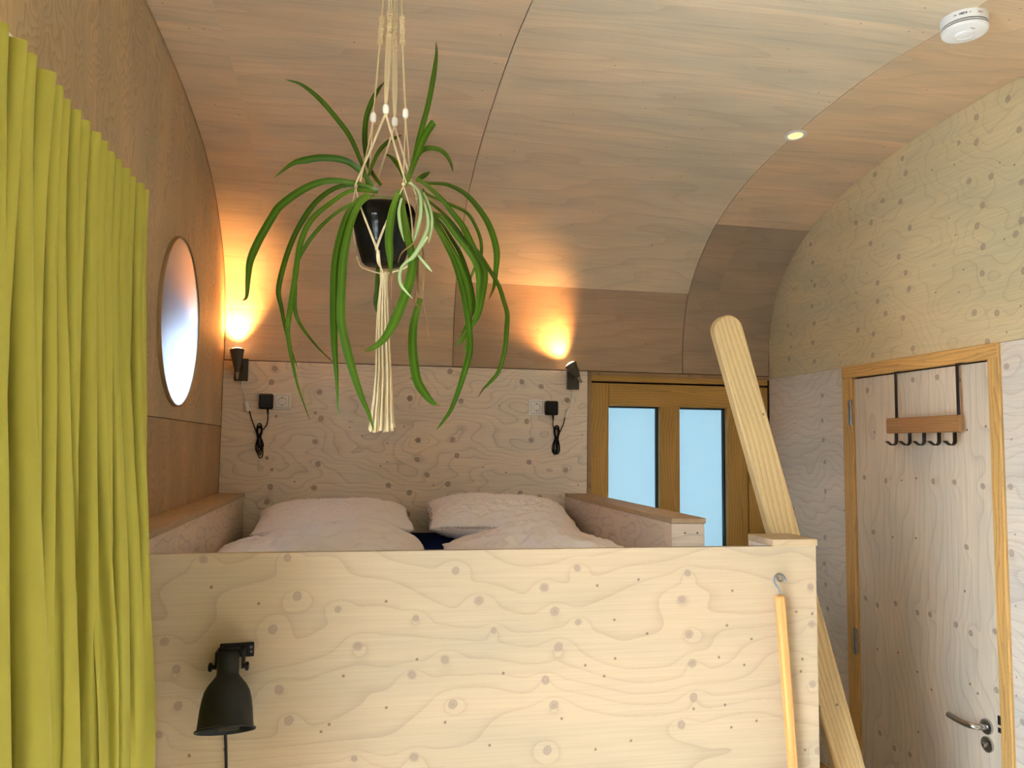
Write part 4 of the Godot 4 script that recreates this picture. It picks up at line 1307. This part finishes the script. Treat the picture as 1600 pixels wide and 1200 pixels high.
func build_plant() -> void:
	var jx := 0.036
	var jz := -1.6
	var jar := thing("glass_jar", "round glass jar full of dark soil, held in the cord hanger", "jar", H(jx, 0.362, jz))
	var o := H(jx, 0.362, jz)
	part(jar, "glass", lathe([Vector2(0.0645, 0.144), Vector2(0.062, 0.139), Vector2(0.0625, 0.136), Vector2(0.0695, 0.126), Vector2(0.071, 0.112), Vector2(0.0685, 0.09), Vector2(0.0585, 0.043), Vector2(0.0465, 0.006), Vector2(0.042, 0.0), Vector2(0.0, 0.0)].map(func(q): return Vector2(q.x * 0.94, q.y)), 64, 60.0), m.glass, o)
	var sm := MB.new()
	var prs := [Vector2(0.0, 0.129), Vector2(0.03, 0.128), Vector2(0.060, 0.122), Vector2(0.0645, 0.112), Vector2(0.0625, 0.09), Vector2(0.053, 0.043), Vector2(0.0425, 0.009), Vector2(0.038, 0.004), Vector2(0.0, 0.004)]
	lathe_into(sm, prs, 64)
	part(jar, "soil", sm.done(), m.soil, o)
	part(jar, "moss", lathe([Vector2(0.0, 0.134), Vector2(0.03, 0.135), Vector2(0.054, 0.131), Vector2(0.0595, 0.124), Vector2(0.0595, 0.120), Vector2(0.0, 0.120)], 48), m.moss, o)
	var plant := thing("spider_plant", "spider plant with long arching green leaves, growing from the hanging glass jar", "plant", H(jx, 0.49, jz))
	rng.seed = 2024
	leaf(plant, [Vector3(0.002, 0.529, -1.600), Vector3(-0.012, 0.578, -1.608), Vector3(-0.036, 0.633, -1.617), Vector3(-0.060, 0.668, -1.625), Vector3(-0.101, 0.716, -1.633), Vector3(-0.141, 0.748, -1.642), Vector3(-0.175, 0.759, -1.650)], 0.0104, 0.30, 0)
	leaf(plant, [Vector3(0.011, 0.523, -1.580), Vector3(-0.011, 0.547, -1.578), Vector3(-0.043, 0.568, -1.577), Vector3(-0.087, 0.570, -1.575), Vector3(-0.124, 0.561, -1.573), Vector3(-0.148, 0.551, -1.572), Vector3(-0.180, 0.520, -1.570)], 0.0139, 0.50, 0)
	leaf(plant, [Vector3(0.022, 0.510, -1.580), Vector3(-0.017, 0.522, -1.577), Vector3(-0.073, 0.524, -1.574), Vector3(-0.118, 0.505, -1.571), Vector3(-0.163, 0.467, -1.568), Vector3(-0.180, 0.439, -1.565), Vector3(-0.202, 0.393, -1.562), Vector3(-0.216, 0.353, -1.559), Vector3(-0.219, 0.319, -1.556), Vector3(-0.220, 0.280, -1.553), Vector3(-0.227, 0.271, -1.550)], 0.0152, 0.50, 1)
	leaf(plant, [Vector3(0.015, 0.519, -1.600), Vector3(-0.024, 0.528, -1.602), Vector3(-0.062, 0.520, -1.604), Vector3(-0.099, 0.490, -1.607), Vector3(-0.129, 0.442, -1.609), Vector3(-0.152, 0.382, -1.611), Vector3(-0.167, 0.310, -1.613), Vector3(-0.161, 0.272, -1.616), Vector3(-0.147, 0.209, -1.618), Vector3(-0.125, 0.148, -1.620)], 0.0114, 0.50, 0)
	leaf(plant, [Vector3(0.022, 0.510, -1.580), Vector3(-0.027, 0.509, -1.576), Vector3(-0.066, 0.482, -1.572), Vector3(-0.105, 0.441, -1.568), Vector3(-0.124, 0.392, -1.564), Vector3(-0.131, 0.327, -1.560), Vector3(-0.138, 0.263, -1.556), Vector3(-0.141, 0.217, -1.552), Vector3(-0.132, 0.165, -1.548), Vector3(-0.118, 0.109, -1.544), Vector3(-0.095, 0.046, -1.540)], 0.0114, 0.50, 0)
	leaf(plant, [Vector3(0.016, 0.510, -1.600), Vector3(-0.035, 0.488, -1.608), Vector3(-0.079, 0.454, -1.616), Vector3(-0.116, 0.407, -1.623), Vector3(-0.137, 0.362, -1.631), Vector3(-0.138, 0.317, -1.639), Vector3(-0.136, 0.268, -1.647), Vector3(-0.118, 0.233, -1.654), Vector3(-0.086, 0.195, -1.662), Vector3(-0.057, 0.169, -1.670)], 0.0088, 0.50, 1)
	leaf(plant, [Vector3(0.003, 0.495, -1.550), Vector3(-0.022, 0.472, -1.544), Vector3(-0.039, 0.435, -1.538), Vector3(-0.052, 0.375, -1.531), Vector3(-0.056, 0.323, -1.525), Vector3(-0.055, 0.260, -1.519), Vector3(-0.052, 0.186, -1.512), Vector3(-0.046, 0.125, -1.506), Vector3(-0.041, 0.049, -1.500)], 0.0151, 0.30, 0)
	leaf(plant, [Vector3(0.006, 0.491, -1.545), Vector3(-0.013, 0.471, -1.538), Vector3(-0.029, 0.427, -1.530), Vector3(-0.040, 0.361, -1.523), Vector3(-0.042, 0.297, -1.515), Vector3(-0.041, 0.235, -1.508), Vector3(-0.030, 0.185, -1.500), Vector3(-0.016, 0.137, -1.493), Vector3(0.001, 0.089, -1.485), Vector3(0.017, 0.053, -1.478), Vector3(0.024, 0.027, -1.470)], 0.0162, 0.30, 0)
	leaf(plant, [Vector3(0.029, 0.541, -1.630), Vector3(0.004, 0.580, -1.638), Vector3(-0.007, 0.634, -1.647), Vector3(-0.006, 0.693, -1.655), Vector3(0.007, 0.740, -1.663), Vector3(0.020, 0.769, -1.672), Vector3(0.032, 0.790, -1.680)], 0.0116, 0.30, 1)
	leaf(plant, [Vector3(0.002, 0.556, -1.620), Vector3(0.020, 0.612, -1.638), Vector3(0.040, 0.645, -1.655), Vector3(0.061, 0.666, -1.672), Vector3(0.072, 0.677, -1.690)], 0.0093, 0.30, 1)
	leaf(plant, [Vector3(0.077, 0.545, -1.620), Vector3(0.078, 0.560, -1.635), Vector3(0.068, 0.589, -1.650), Vector3(0.051, 0.616, -1.665), Vector3(0.034, 0.629, -1.680)], 0.0093, 0.30, 1)
	leaf(plant, [Vector3(0.077, 0.534, -1.600), Vector3(0.093, 0.586, -1.607), Vector3(0.105, 0.644, -1.613), Vector3(0.122, 0.718, -1.620), Vector3(0.133, 0.786, -1.627), Vector3(0.139, 0.839, -1.633), Vector3(0.138, 0.871, -1.640)], 0.0116, 0.30, 1)
	leaf(plant, [Vector3(0.080, 0.535, -1.580), Vector3(0.097, 0.589, -1.578), Vector3(0.112, 0.630, -1.575), Vector3(0.127, 0.657, -1.572), Vector3(0.132, 0.663, -1.570)], 0.0147, 0.20, 2)
	leaf(plant, [Vector3(0.086, 0.559, -1.590), Vector3(0.104, 0.602, -1.592), Vector3(0.121, 0.616, -1.593), Vector3(0.144, 0.617, -1.595), Vector3(0.161, 0.608, -1.597), Vector3(0.172, 0.589, -1.598), Vector3(0.176, 0.572, -1.600)], 0.0126, 0.50, 0)
	leaf(plant, [Vector3(0.099, 0.546, -1.590), Vector3(0.124, 0.541, -1.588), Vector3(0.165, 0.540, -1.586), Vector3(0.205, 0.520, -1.583), Vector3(0.238, 0.482, -1.581), Vector3(0.257, 0.446, -1.579), Vector3(0.268, 0.403, -1.577), Vector3(0.266, 0.361, -1.574), Vector3(0.262, 0.327, -1.572), Vector3(0.251, 0.299, -1.570)], 0.0148, 0.60, 1)
	leaf(plant, [Vector3(0.098, 0.542, -1.570), Vector3(0.117, 0.531, -1.568), Vector3(0.150, 0.502, -1.565), Vector3(0.176, 0.470, -1.562), Vector3(0.196, 0.444, -1.560), Vector3(0.212, 0.411, -1.558), Vector3(0.227, 0.378, -1.555), Vector3(0.239, 0.352, -1.552), Vector3(0.236, 0.312, -1.550), Vector3(0.227, 0.265, -1.548), Vector3(0.212, 0.238, -1.545), Vector3(0.192, 0.206, -1.542), Vector3(0.180, 0.199, -1.540)], 0.0144, 0.40, 0)
	leaf(plant, [Vector3(0.114, 0.534, -1.610), Vector3(0.126, 0.524, -1.614), Vector3(0.176, 0.507, -1.619), Vector3(0.211, 0.493, -1.623), Vector3(0.231, 0.466, -1.628), Vector3(0.243, 0.436, -1.632), Vector3(0.244, 0.405, -1.637), Vector3(0.229, 0.373, -1.641), Vector3(0.224, 0.355, -1.646), Vector3(0.228, 0.340, -1.650)], 0.0084, 0.40, 1)
	leaf(plant, [Vector3(0.112, 0.510, -1.580), Vector3(0.152, 0.479, -1.578), Vector3(0.178, 0.453, -1.576), Vector3(0.202, 0.421, -1.574), Vector3(0.225, 0.402, -1.571), Vector3(0.252, 0.363, -1.569), Vector3(0.272, 0.330, -1.567), Vector3(0.283, 0.297, -1.565), Vector3(0.290, 0.271, -1.563), Vector3(0.289, 0.241, -1.561), Vector3(0.285, 0.197, -1.559), Vector3(0.272, 0.151, -1.556), Vector3(0.253, 0.127, -1.554), Vector3(0.240, 0.114, -1.552), Vector3(0.230, 0.098, -1.550)], 0.0126, 0.50, 1)
	leaf(plant, [Vector3(0.112, 0.490, -1.570), Vector3(0.128, 0.472, -1.564), Vector3(0.153, 0.460, -1.559), Vector3(0.175, 0.431, -1.553), Vector3(0.198, 0.401, -1.548), Vector3(0.217, 0.371, -1.542), Vector3(0.225, 0.342, -1.537), Vector3(0.224, 0.304, -1.531), Vector3(0.217, 0.251, -1.526), Vector3(0.195, 0.186, -1.520)], 0.0120, 0.40, 0)
	leaf(plant, [Vector3(0.104, 0.494, -1.550), Vector3(0.121, 0.465, -1.545), Vector3(0.142, 0.432, -1.541), Vector3(0.168, 0.383, -1.536), Vector3(0.181, 0.351, -1.532), Vector3(0.194, 0.305, -1.527), Vector3(0.202, 0.260, -1.522), Vector3(0.207, 0.221, -1.518), Vector3(0.207, 0.183, -1.513), Vector3(0.197, 0.145, -1.508), Vector3(0.185, 0.107, -1.504), Vector3(0.170, 0.069, -1.499), Vector3(0.152, 0.042, -1.495), Vector3(0.141, 0.029, -1.490)], 0.0142, 0.35, 0)
	leaf(plant, [Vector3(0.110, 0.289, -1.540), Vector3(0.104, 0.265, -1.539), Vector3(0.098, 0.233, -1.538), Vector3(0.097, 0.194, -1.536), Vector3(0.101, 0.157, -1.535), Vector3(0.109, 0.122, -1.534), Vector3(0.127, 0.095, -1.532), Vector3(0.140, 0.082, -1.531), Vector3(0.152, 0.079, -1.530)], 0.0181, 0.20, 1)
	leaf(plant, [Vector3(0.065, 0.507, -1.540), Vector3(0.074, 0.447, -1.532), Vector3(0.085, 0.395, -1.524), Vector3(0.092, 0.355, -1.517), Vector3(0.086, 0.315, -1.509), Vector3(0.072, 0.269, -1.501), Vector3(0.057, 0.230, -1.493), Vector3(0.039, 0.198, -1.486), Vector3(0.016, 0.178, -1.478), Vector3(-0.004, 0.173, -1.470)], 0.0181, 0.20, 1)
	leaf(plant, [Vector3(0.060, 0.493, -1.525), Vector3(0.050, 0.455, -1.521), Vector3(0.045, 0.403, -1.518), Vector3(0.048, 0.364, -1.514), Vector3(0.050, 0.324, -1.510)], 0.0157, 0.15, 1)
	leaf(plant, [Vector3(0.027, 0.376, -1.670), Vector3(0.028, 0.332, -1.673), Vector3(0.026, 0.305, -1.677), Vector3(0.030, 0.276, -1.680)], 0.0124, 0.20, 0)
	leaf(plant, [Vector3(0.100, 0.547, -1.600), Vector3(0.113, 0.560, -1.610), Vector3(0.130, 0.575, -1.620)], 0.0104, 0.30, 0)
	leaf(plant, [Vector3(0.125, 0.484, -1.600), Vector3(0.154, 0.461, -1.597), Vector3(0.178, 0.425, -1.594), Vector3(0.197, 0.392, -1.591), Vector3(0.215, 0.338, -1.589), Vector3(0.222, 0.285, -1.586), Vector3(0.207, 0.244, -1.583), Vector3(0.188, 0.208, -1.580)], 0.0114, 0.50, 0)
	leaf(plant, [Vector3(0.111, 0.484, -1.560), Vector3(0.138, 0.454, -1.563), Vector3(0.165, 0.413, -1.566), Vector3(0.195, 0.360, -1.569), Vector3(0.211, 0.308, -1.571), Vector3(0.214, 0.256, -1.574), Vector3(0.209, 0.204, -1.577), Vector3(0.202, 0.193, -1.580)], 0.0120, 0.40, 0)
	var plantlet := thing("spider_plantlet", "small pale striped plantlet with brown roots, dangling over the front of the jar", "plant", H(0.08, 0.4, jz + 0.08))
	leaf(plantlet, [Vector3(0.083, 0.522, -1.540), Vector3(0.102, 0.501, -1.532), Vector3(0.106, 0.460, -1.525), Vector3(0.099, 0.419, -1.518), Vector3(0.091, 0.389, -1.510)], 0.0079, 0.20, 3)
	leaf(plantlet, [Vector3(0.103, 0.504, -1.540), Vector3(0.118, 0.463, -1.532), Vector3(0.120, 0.429, -1.525), Vector3(0.109, 0.401, -1.518), Vector3(0.095, 0.372, -1.510)], 0.0068, 0.20, 3)
	leaf(plantlet, [Vector3(0.068, 0.485, -1.530), Vector3(0.063, 0.457, -1.523), Vector3(0.067, 0.423, -1.517), Vector3(0.074, 0.393, -1.510)], 0.0068, 0.20, 3)
	leaf(plantlet, [Vector3(0.120, 0.408, -1.520), Vector3(0.103, 0.383, -1.513), Vector3(0.091, 0.363, -1.507), Vector3(0.075, 0.348, -1.500)], 0.0090, 0.20, 3)
	leaf(plantlet, [Vector3(0.092, 0.368, -1.520), Vector3(0.070, 0.343, -1.515), Vector3(0.068, 0.314, -1.510), Vector3(0.079, 0.295, -1.505), Vector3(0.092, 0.281, -1.500)], 0.0068, 0.20, 3)
	leaf(plantlet, [Vector3(0.098, 0.375, -1.520), Vector3(0.113, 0.356, -1.515), Vector3(0.129, 0.337, -1.510)], 0.0057, 0.20, 3)
	leaf(plantlet, [Vector3(0.112, 0.507, -1.550), Vector3(0.125, 0.473, -1.540), Vector3(0.129, 0.437, -1.530), Vector3(0.122, 0.396, -1.520)], 0.0068, 0.20, 3)
	leaf(plantlet, [Vector3(0.104, 0.397, -1.530), Vector3(0.102, 0.346, -1.530), Vector3(0.106, 0.293, -1.530)], 0.0045, 0.20, 4)
	leaf(plantlet, [Vector3(0.110, 0.404, -1.530), Vector3(0.115, 0.347, -1.530), Vector3(0.113, 0.293, -1.530)], 0.0045, 0.20, 4)
	leaf(plantlet, [Vector3(0.114, 0.290, -1.540), Vector3(0.122, 0.247, -1.540), Vector3(0.130, 0.211, -1.540)], 0.0018, 0.20, 4)
	leaf(plantlet, [Vector3(0.052, 0.321, -1.510), Vector3(0.051, 0.286, -1.510), Vector3(0.059, 0.252, -1.510)], 0.0018, 0.20, 4)
	leaf(plantlet, [Vector3(0.106, 0.430, -1.510), Vector3(0.097, 0.398, -1.510), Vector3(0.070, 0.371, -1.510), Vector3(0.063, 0.349, -1.510)], 0.0028, 0.20, 4)
	leaf(plantlet, [Vector3(0.106, 0.321, -1.530), Vector3(0.098, 0.282, -1.530), Vector3(0.108, 0.270, -1.530)], 0.0045, 0.20, 4)
	build_hanger(jx, jz)

func build_hanger(jx: float, jz: float) -> void:
	var t := thing("plant_hanger", "cream knotted cord plant hanger with white beads and a long tassel", "plant hanger", H(jx, 0.34, jz))
	var at := func(a: float, r: float, h: float) -> Vector3:
		return H(jx + 0.003 + r * cos(deg_to_rad(a)), h, jz + r * sin(deg_to_rad(a)))
	var beads := [105.0, 14.0, -69.0, -172.0]
	var cr := 0.0016
	for k in 4:
		var a: float = beads[k]
		var hb: float = [0.679, 0.684, 0.681, 0.675][k]
		var dirn := Vector3(cos(deg_to_rad(a)), 0, sin(deg_to_rad(a)))
		var tang := Vector3(-dirn.z, 0, dirn.x)
		var ctr := H(jx + 0.006, 0, jz)
		var ring := ctr + Vector3(0, 1.17, 0) + dirn * 0.006
		var wt := ctr + Vector3(0, 0.893, 0) + dirn * 0.021
		var wb := ctr + Vector3(0, 0.832, 0) + dirn * 0.0235
		var bt := ctr + Vector3(0, hb + 0.009, 0) + dirn * 0.033
		var bb := ctr + Vector3(0, hb - 0.009, 0) + dirn * 0.0335
		for s in [-1.0, 1.0]:
			part(t, "cord", tube(smooth_path([ring + tang * s * 0.003, ring.lerp(wt, 0.5) + tang * s * 0.004, wt + tang * s * 0.002], 12), cr, 6), m.cotton)
		for s in [-1.0, -0.35, 0.35, 1.0]:
			part(t, "cord", tube(smooth_path([wb + tang * s * 0.004, wb.lerp(bt, 0.5) + tang * s * 0.0045, bt.lerp(wb, 0.08) + tang * s * 0.0025, bt], 12), cr * 0.85, 6), m.cotton)
		# spiral of half knots
		var hel := MB.new()
		for ph in 2:
			var pts := []
			for i in 70:
				var f := i / 69.0
				var an := f * TAU * 8.0 + ph * PI
				var r := 0.0036 * (1.0 + 0.25 * sin(f * TAU * 2.5))
				pts.append(wt.lerp(wb, f) + dirn * r * cos(an) + tang * r * sin(an))
			tube_into(hel, pts, 0.0019, 6)
		part(t, "knot", hel.done(), m.cotton)
		part(t, "bead", lathe([Vector2(0.0015, 0.0095), Vector2(0.0042, 0.0092), Vector2(0.0058, 0.006), Vector2(0.0063, 0.0), Vector2(0.0058, -0.006), Vector2(0.0042, -0.0092), Vector2(0.0015, -0.0095)], 24), m.bead, (bt + bb) * 0.5)
		part(t, "knot", lathe([Vector2(0.0, 0.003), Vector2(0.003, 0.002), Vector2(0.0035, 0.0), Vector2(0.003, -0.002), Vector2(0.0, -0.003)], 12), m.cotton, bt + Vector3(0, 0.002, 0))
		part(t, "knot", lathe([Vector2(0.0, 0.003), Vector2(0.003, 0.002), Vector2(0.0035, 0.0), Vector2(0.003, -0.002), Vector2(0.0, -0.003)], 12), m.cotton, bb - Vector3(0, 0.002, 0))
		for side in [48.0, -48.0]:
			var nd: Vector3 = at.call(a + side, 0.068, 0.517)
			var mid := bb.lerp(nd, 0.5)
			for s in [-1.0, 1.0]:
				part(t, "cord", tube([bb + tang * s * 0.001, mid + tang * s * 0.0012, nd + Vector3(0, 0.004, 0) + tang * s * 0.0008], cr * 0.8, 6), m.cotton)
		# from the side knots down round the jar
		var nk: Vector3 = at.call(a + 48.0, 0.068, 0.517)
		part(t, "knot", lathe([Vector2(0.0, 0.004), Vector2(0.0032, 0.002), Vector2(0.0036, -0.001), Vector2(0.003, -0.004), Vector2(0.0, -0.005)], 12), m.cotton, nk)
		for side in [-48.0, 48.0]:
			for s in [-1.0, 1.0]:
				var pts := []
				for i in 15:
					var f := i / 14.0
					var h := lerpf(0.513, 0.383, f)
					var rr: float = 0.0445 + 0.0245 * sqrt(clampf((h - 0.362) / 0.112, 0.0, 1.0)) if h < 0.48 else lerpf(0.069, 0.0685, (h - 0.48) / 0.03)
					pts.append(at.call(a + 48.0 + side * f * (0.97 + 0.03 * s), rr, h))
				part(t, "cord", tube(pts, cr * 0.8, 6), m.cotton)
		var low: Vector3 = at.call(a, 0.0535, 0.380)
		part(t, "knot", lathe([Vector2(0.0, 0.004), Vector2(0.0034, 0.002), Vector2(0.0038, -0.001), Vector2(0.003, -0.004), Vector2(0.0, -0.005)], 12), m.cotton, low)
		for s in [-1.0, 0.0, 1.0]:
			part(t, "cord", tube(smooth_path([low + tang * s * 0.002, at.call(a + s * 3.0, 0.0475, 0.362), at.call(a, 0.025, 0.353), at.call(a, 0.004, 0.347)], 10), cr, 6), m.cotton)
	# tassel
	var g := H(jx + 0.003, 0.347, jz)
	part(t, "gathering_knot", lathe([Vector2(0.0, 0.006), Vector2(0.007, 0.004), Vector2(0.0085, -0.004), Vector2(0.008, -0.014), Vector2(0.0065, -0.02), Vector2(0.0, -0.02)], 20), m.cotton, g)
	rng.seed = 31
	for i in 22:
		var a := TAU * i / 22.0 * 2.0
		var r0 := 0.0058 if i < 11 else 0.003
		var rb := (0.021 if i < 11 else 0.011) + rng.randf() * 0.004
		var d := Vector3(cos(a), 0, sin(a))
		var hb := 0.022 + rng.randf() * 0.014
		var sway := Vector3(0.004, 0, 0)
		var pts := smooth_path([g + d * r0 + Vector3(0, -0.012, 0), g + d * lerpf(r0, rb, 0.35) + Vector3(0, -0.1, 0), g + d * lerpf(r0, rb, 0.6) + sway + Vector3(0.003 * (rng.randf() - 0.5), -0.2, 0), H(g.x, hb + 0.03, g.z) + d * rb * 0.92 + sway, H(g.x, hb, g.z) + d * rb * 1.05 + sway], 20)
		var rad := []
		for q in pts.size():
			rad.append(0.0019 if q < pts.size() - 3 else 0.0034)
		part(t, "tassel_cord", tube(pts, rad, 6), m.cotton)
	part(t, "hanging_ring", tube(Array(range(25)).map(func(i): return H(jx + 0.006 + 0.016 * cos(TAU * i / 24.0), 1.185 + 0.016 * sin(TAU * i / 24.0), jz)), 0.0025, 8), m.cotton)
	var hk := thing("ceiling_hook", "small steel hook in the ceiling carrying the plant hanger", "hook", H(jx + 0.006, 1.24, jz))
	part(hk, "hook", tube(smooth_path([H(jx + 0.006, 1.245, jz), H(jx + 0.006, 1.215, jz), H(jx + 0.006, 1.207, jz + 0.008), H(jx + 0.006, 1.198, jz + 0.004), H(jx + 0.006, 1.199, jz - 0.006)], 20), 0.0025, 8), m.zinc)

# ---------------------------------------------------------------- scene
func _ready() -> void:
	var camera := Camera3D.new()
	camera.name = "camera"
	add_child(camera)
	camera.position = Vector3(0, E, 0)
	camera.basis = Basis(Vector3(0.981788, 0.012151, 0.189592), Vector3(-0.026921, 0.996781, 0.075524), Vector3(-0.188064, -0.079252, 0.978954))
	camera.fov = 52.0868
	camera.near = 0.02
	camera.far = 200.0
	camera.current = true
	var env := Environment.new()
	env.background_mode = Environment.BG_SKY
	var sky := Sky.new()
	var sm := ProceduralSkyMaterial.new()
	sm.sky_top_color = rgb(176, 200, 228)
	sm.sky_horizon_color = rgb(228, 238, 246)
	sm.ground_horizon_color = rgb(200, 205, 200)
	sm.ground_bottom_color = rgb(150, 150, 140)
	sm.sky_energy_multiplier = 3.0
	sky.sky_material = sm
	env.sky = sky
	env.background_energy_multiplier = 1.0
	env.tonemap_mode = Environment.TONE_MAPPER_LINEAR
	env.tonemap_exposure = 3.9
	env.sdfgi_enabled = true
	env.ssao_enabled = true
	env.ssil_enabled = true
	var sun := DirectionalLight3D.new()
	sun.name = "sun"
	sun.light_color = rgb(255, 250, 244)
	sun.light_energy = 3.0
	sun.light_angular_distance = 2.0
	sun.shadow_enabled = true
	sun.sky_mode = DirectionalLight3D.SKY_MODE_LIGHT_ONLY
	add_child(sun)
	sun.look_at_from_position(Vector3(-8, 11.5, 2.8), Vector3.ZERO)
	var we := WorldEnvironment.new()
	we.name = "environment"
	we.environment = env
	add_child(we)
	make_materials()
	make_profile()
	build_room()
	build_windows()
	build_bed()
	build_door()
	build_hook_rack()
	build_ladder()
	build_pole()
	build_work_lamp()
	build_electrics()
	build_curtain()
	build_plant()
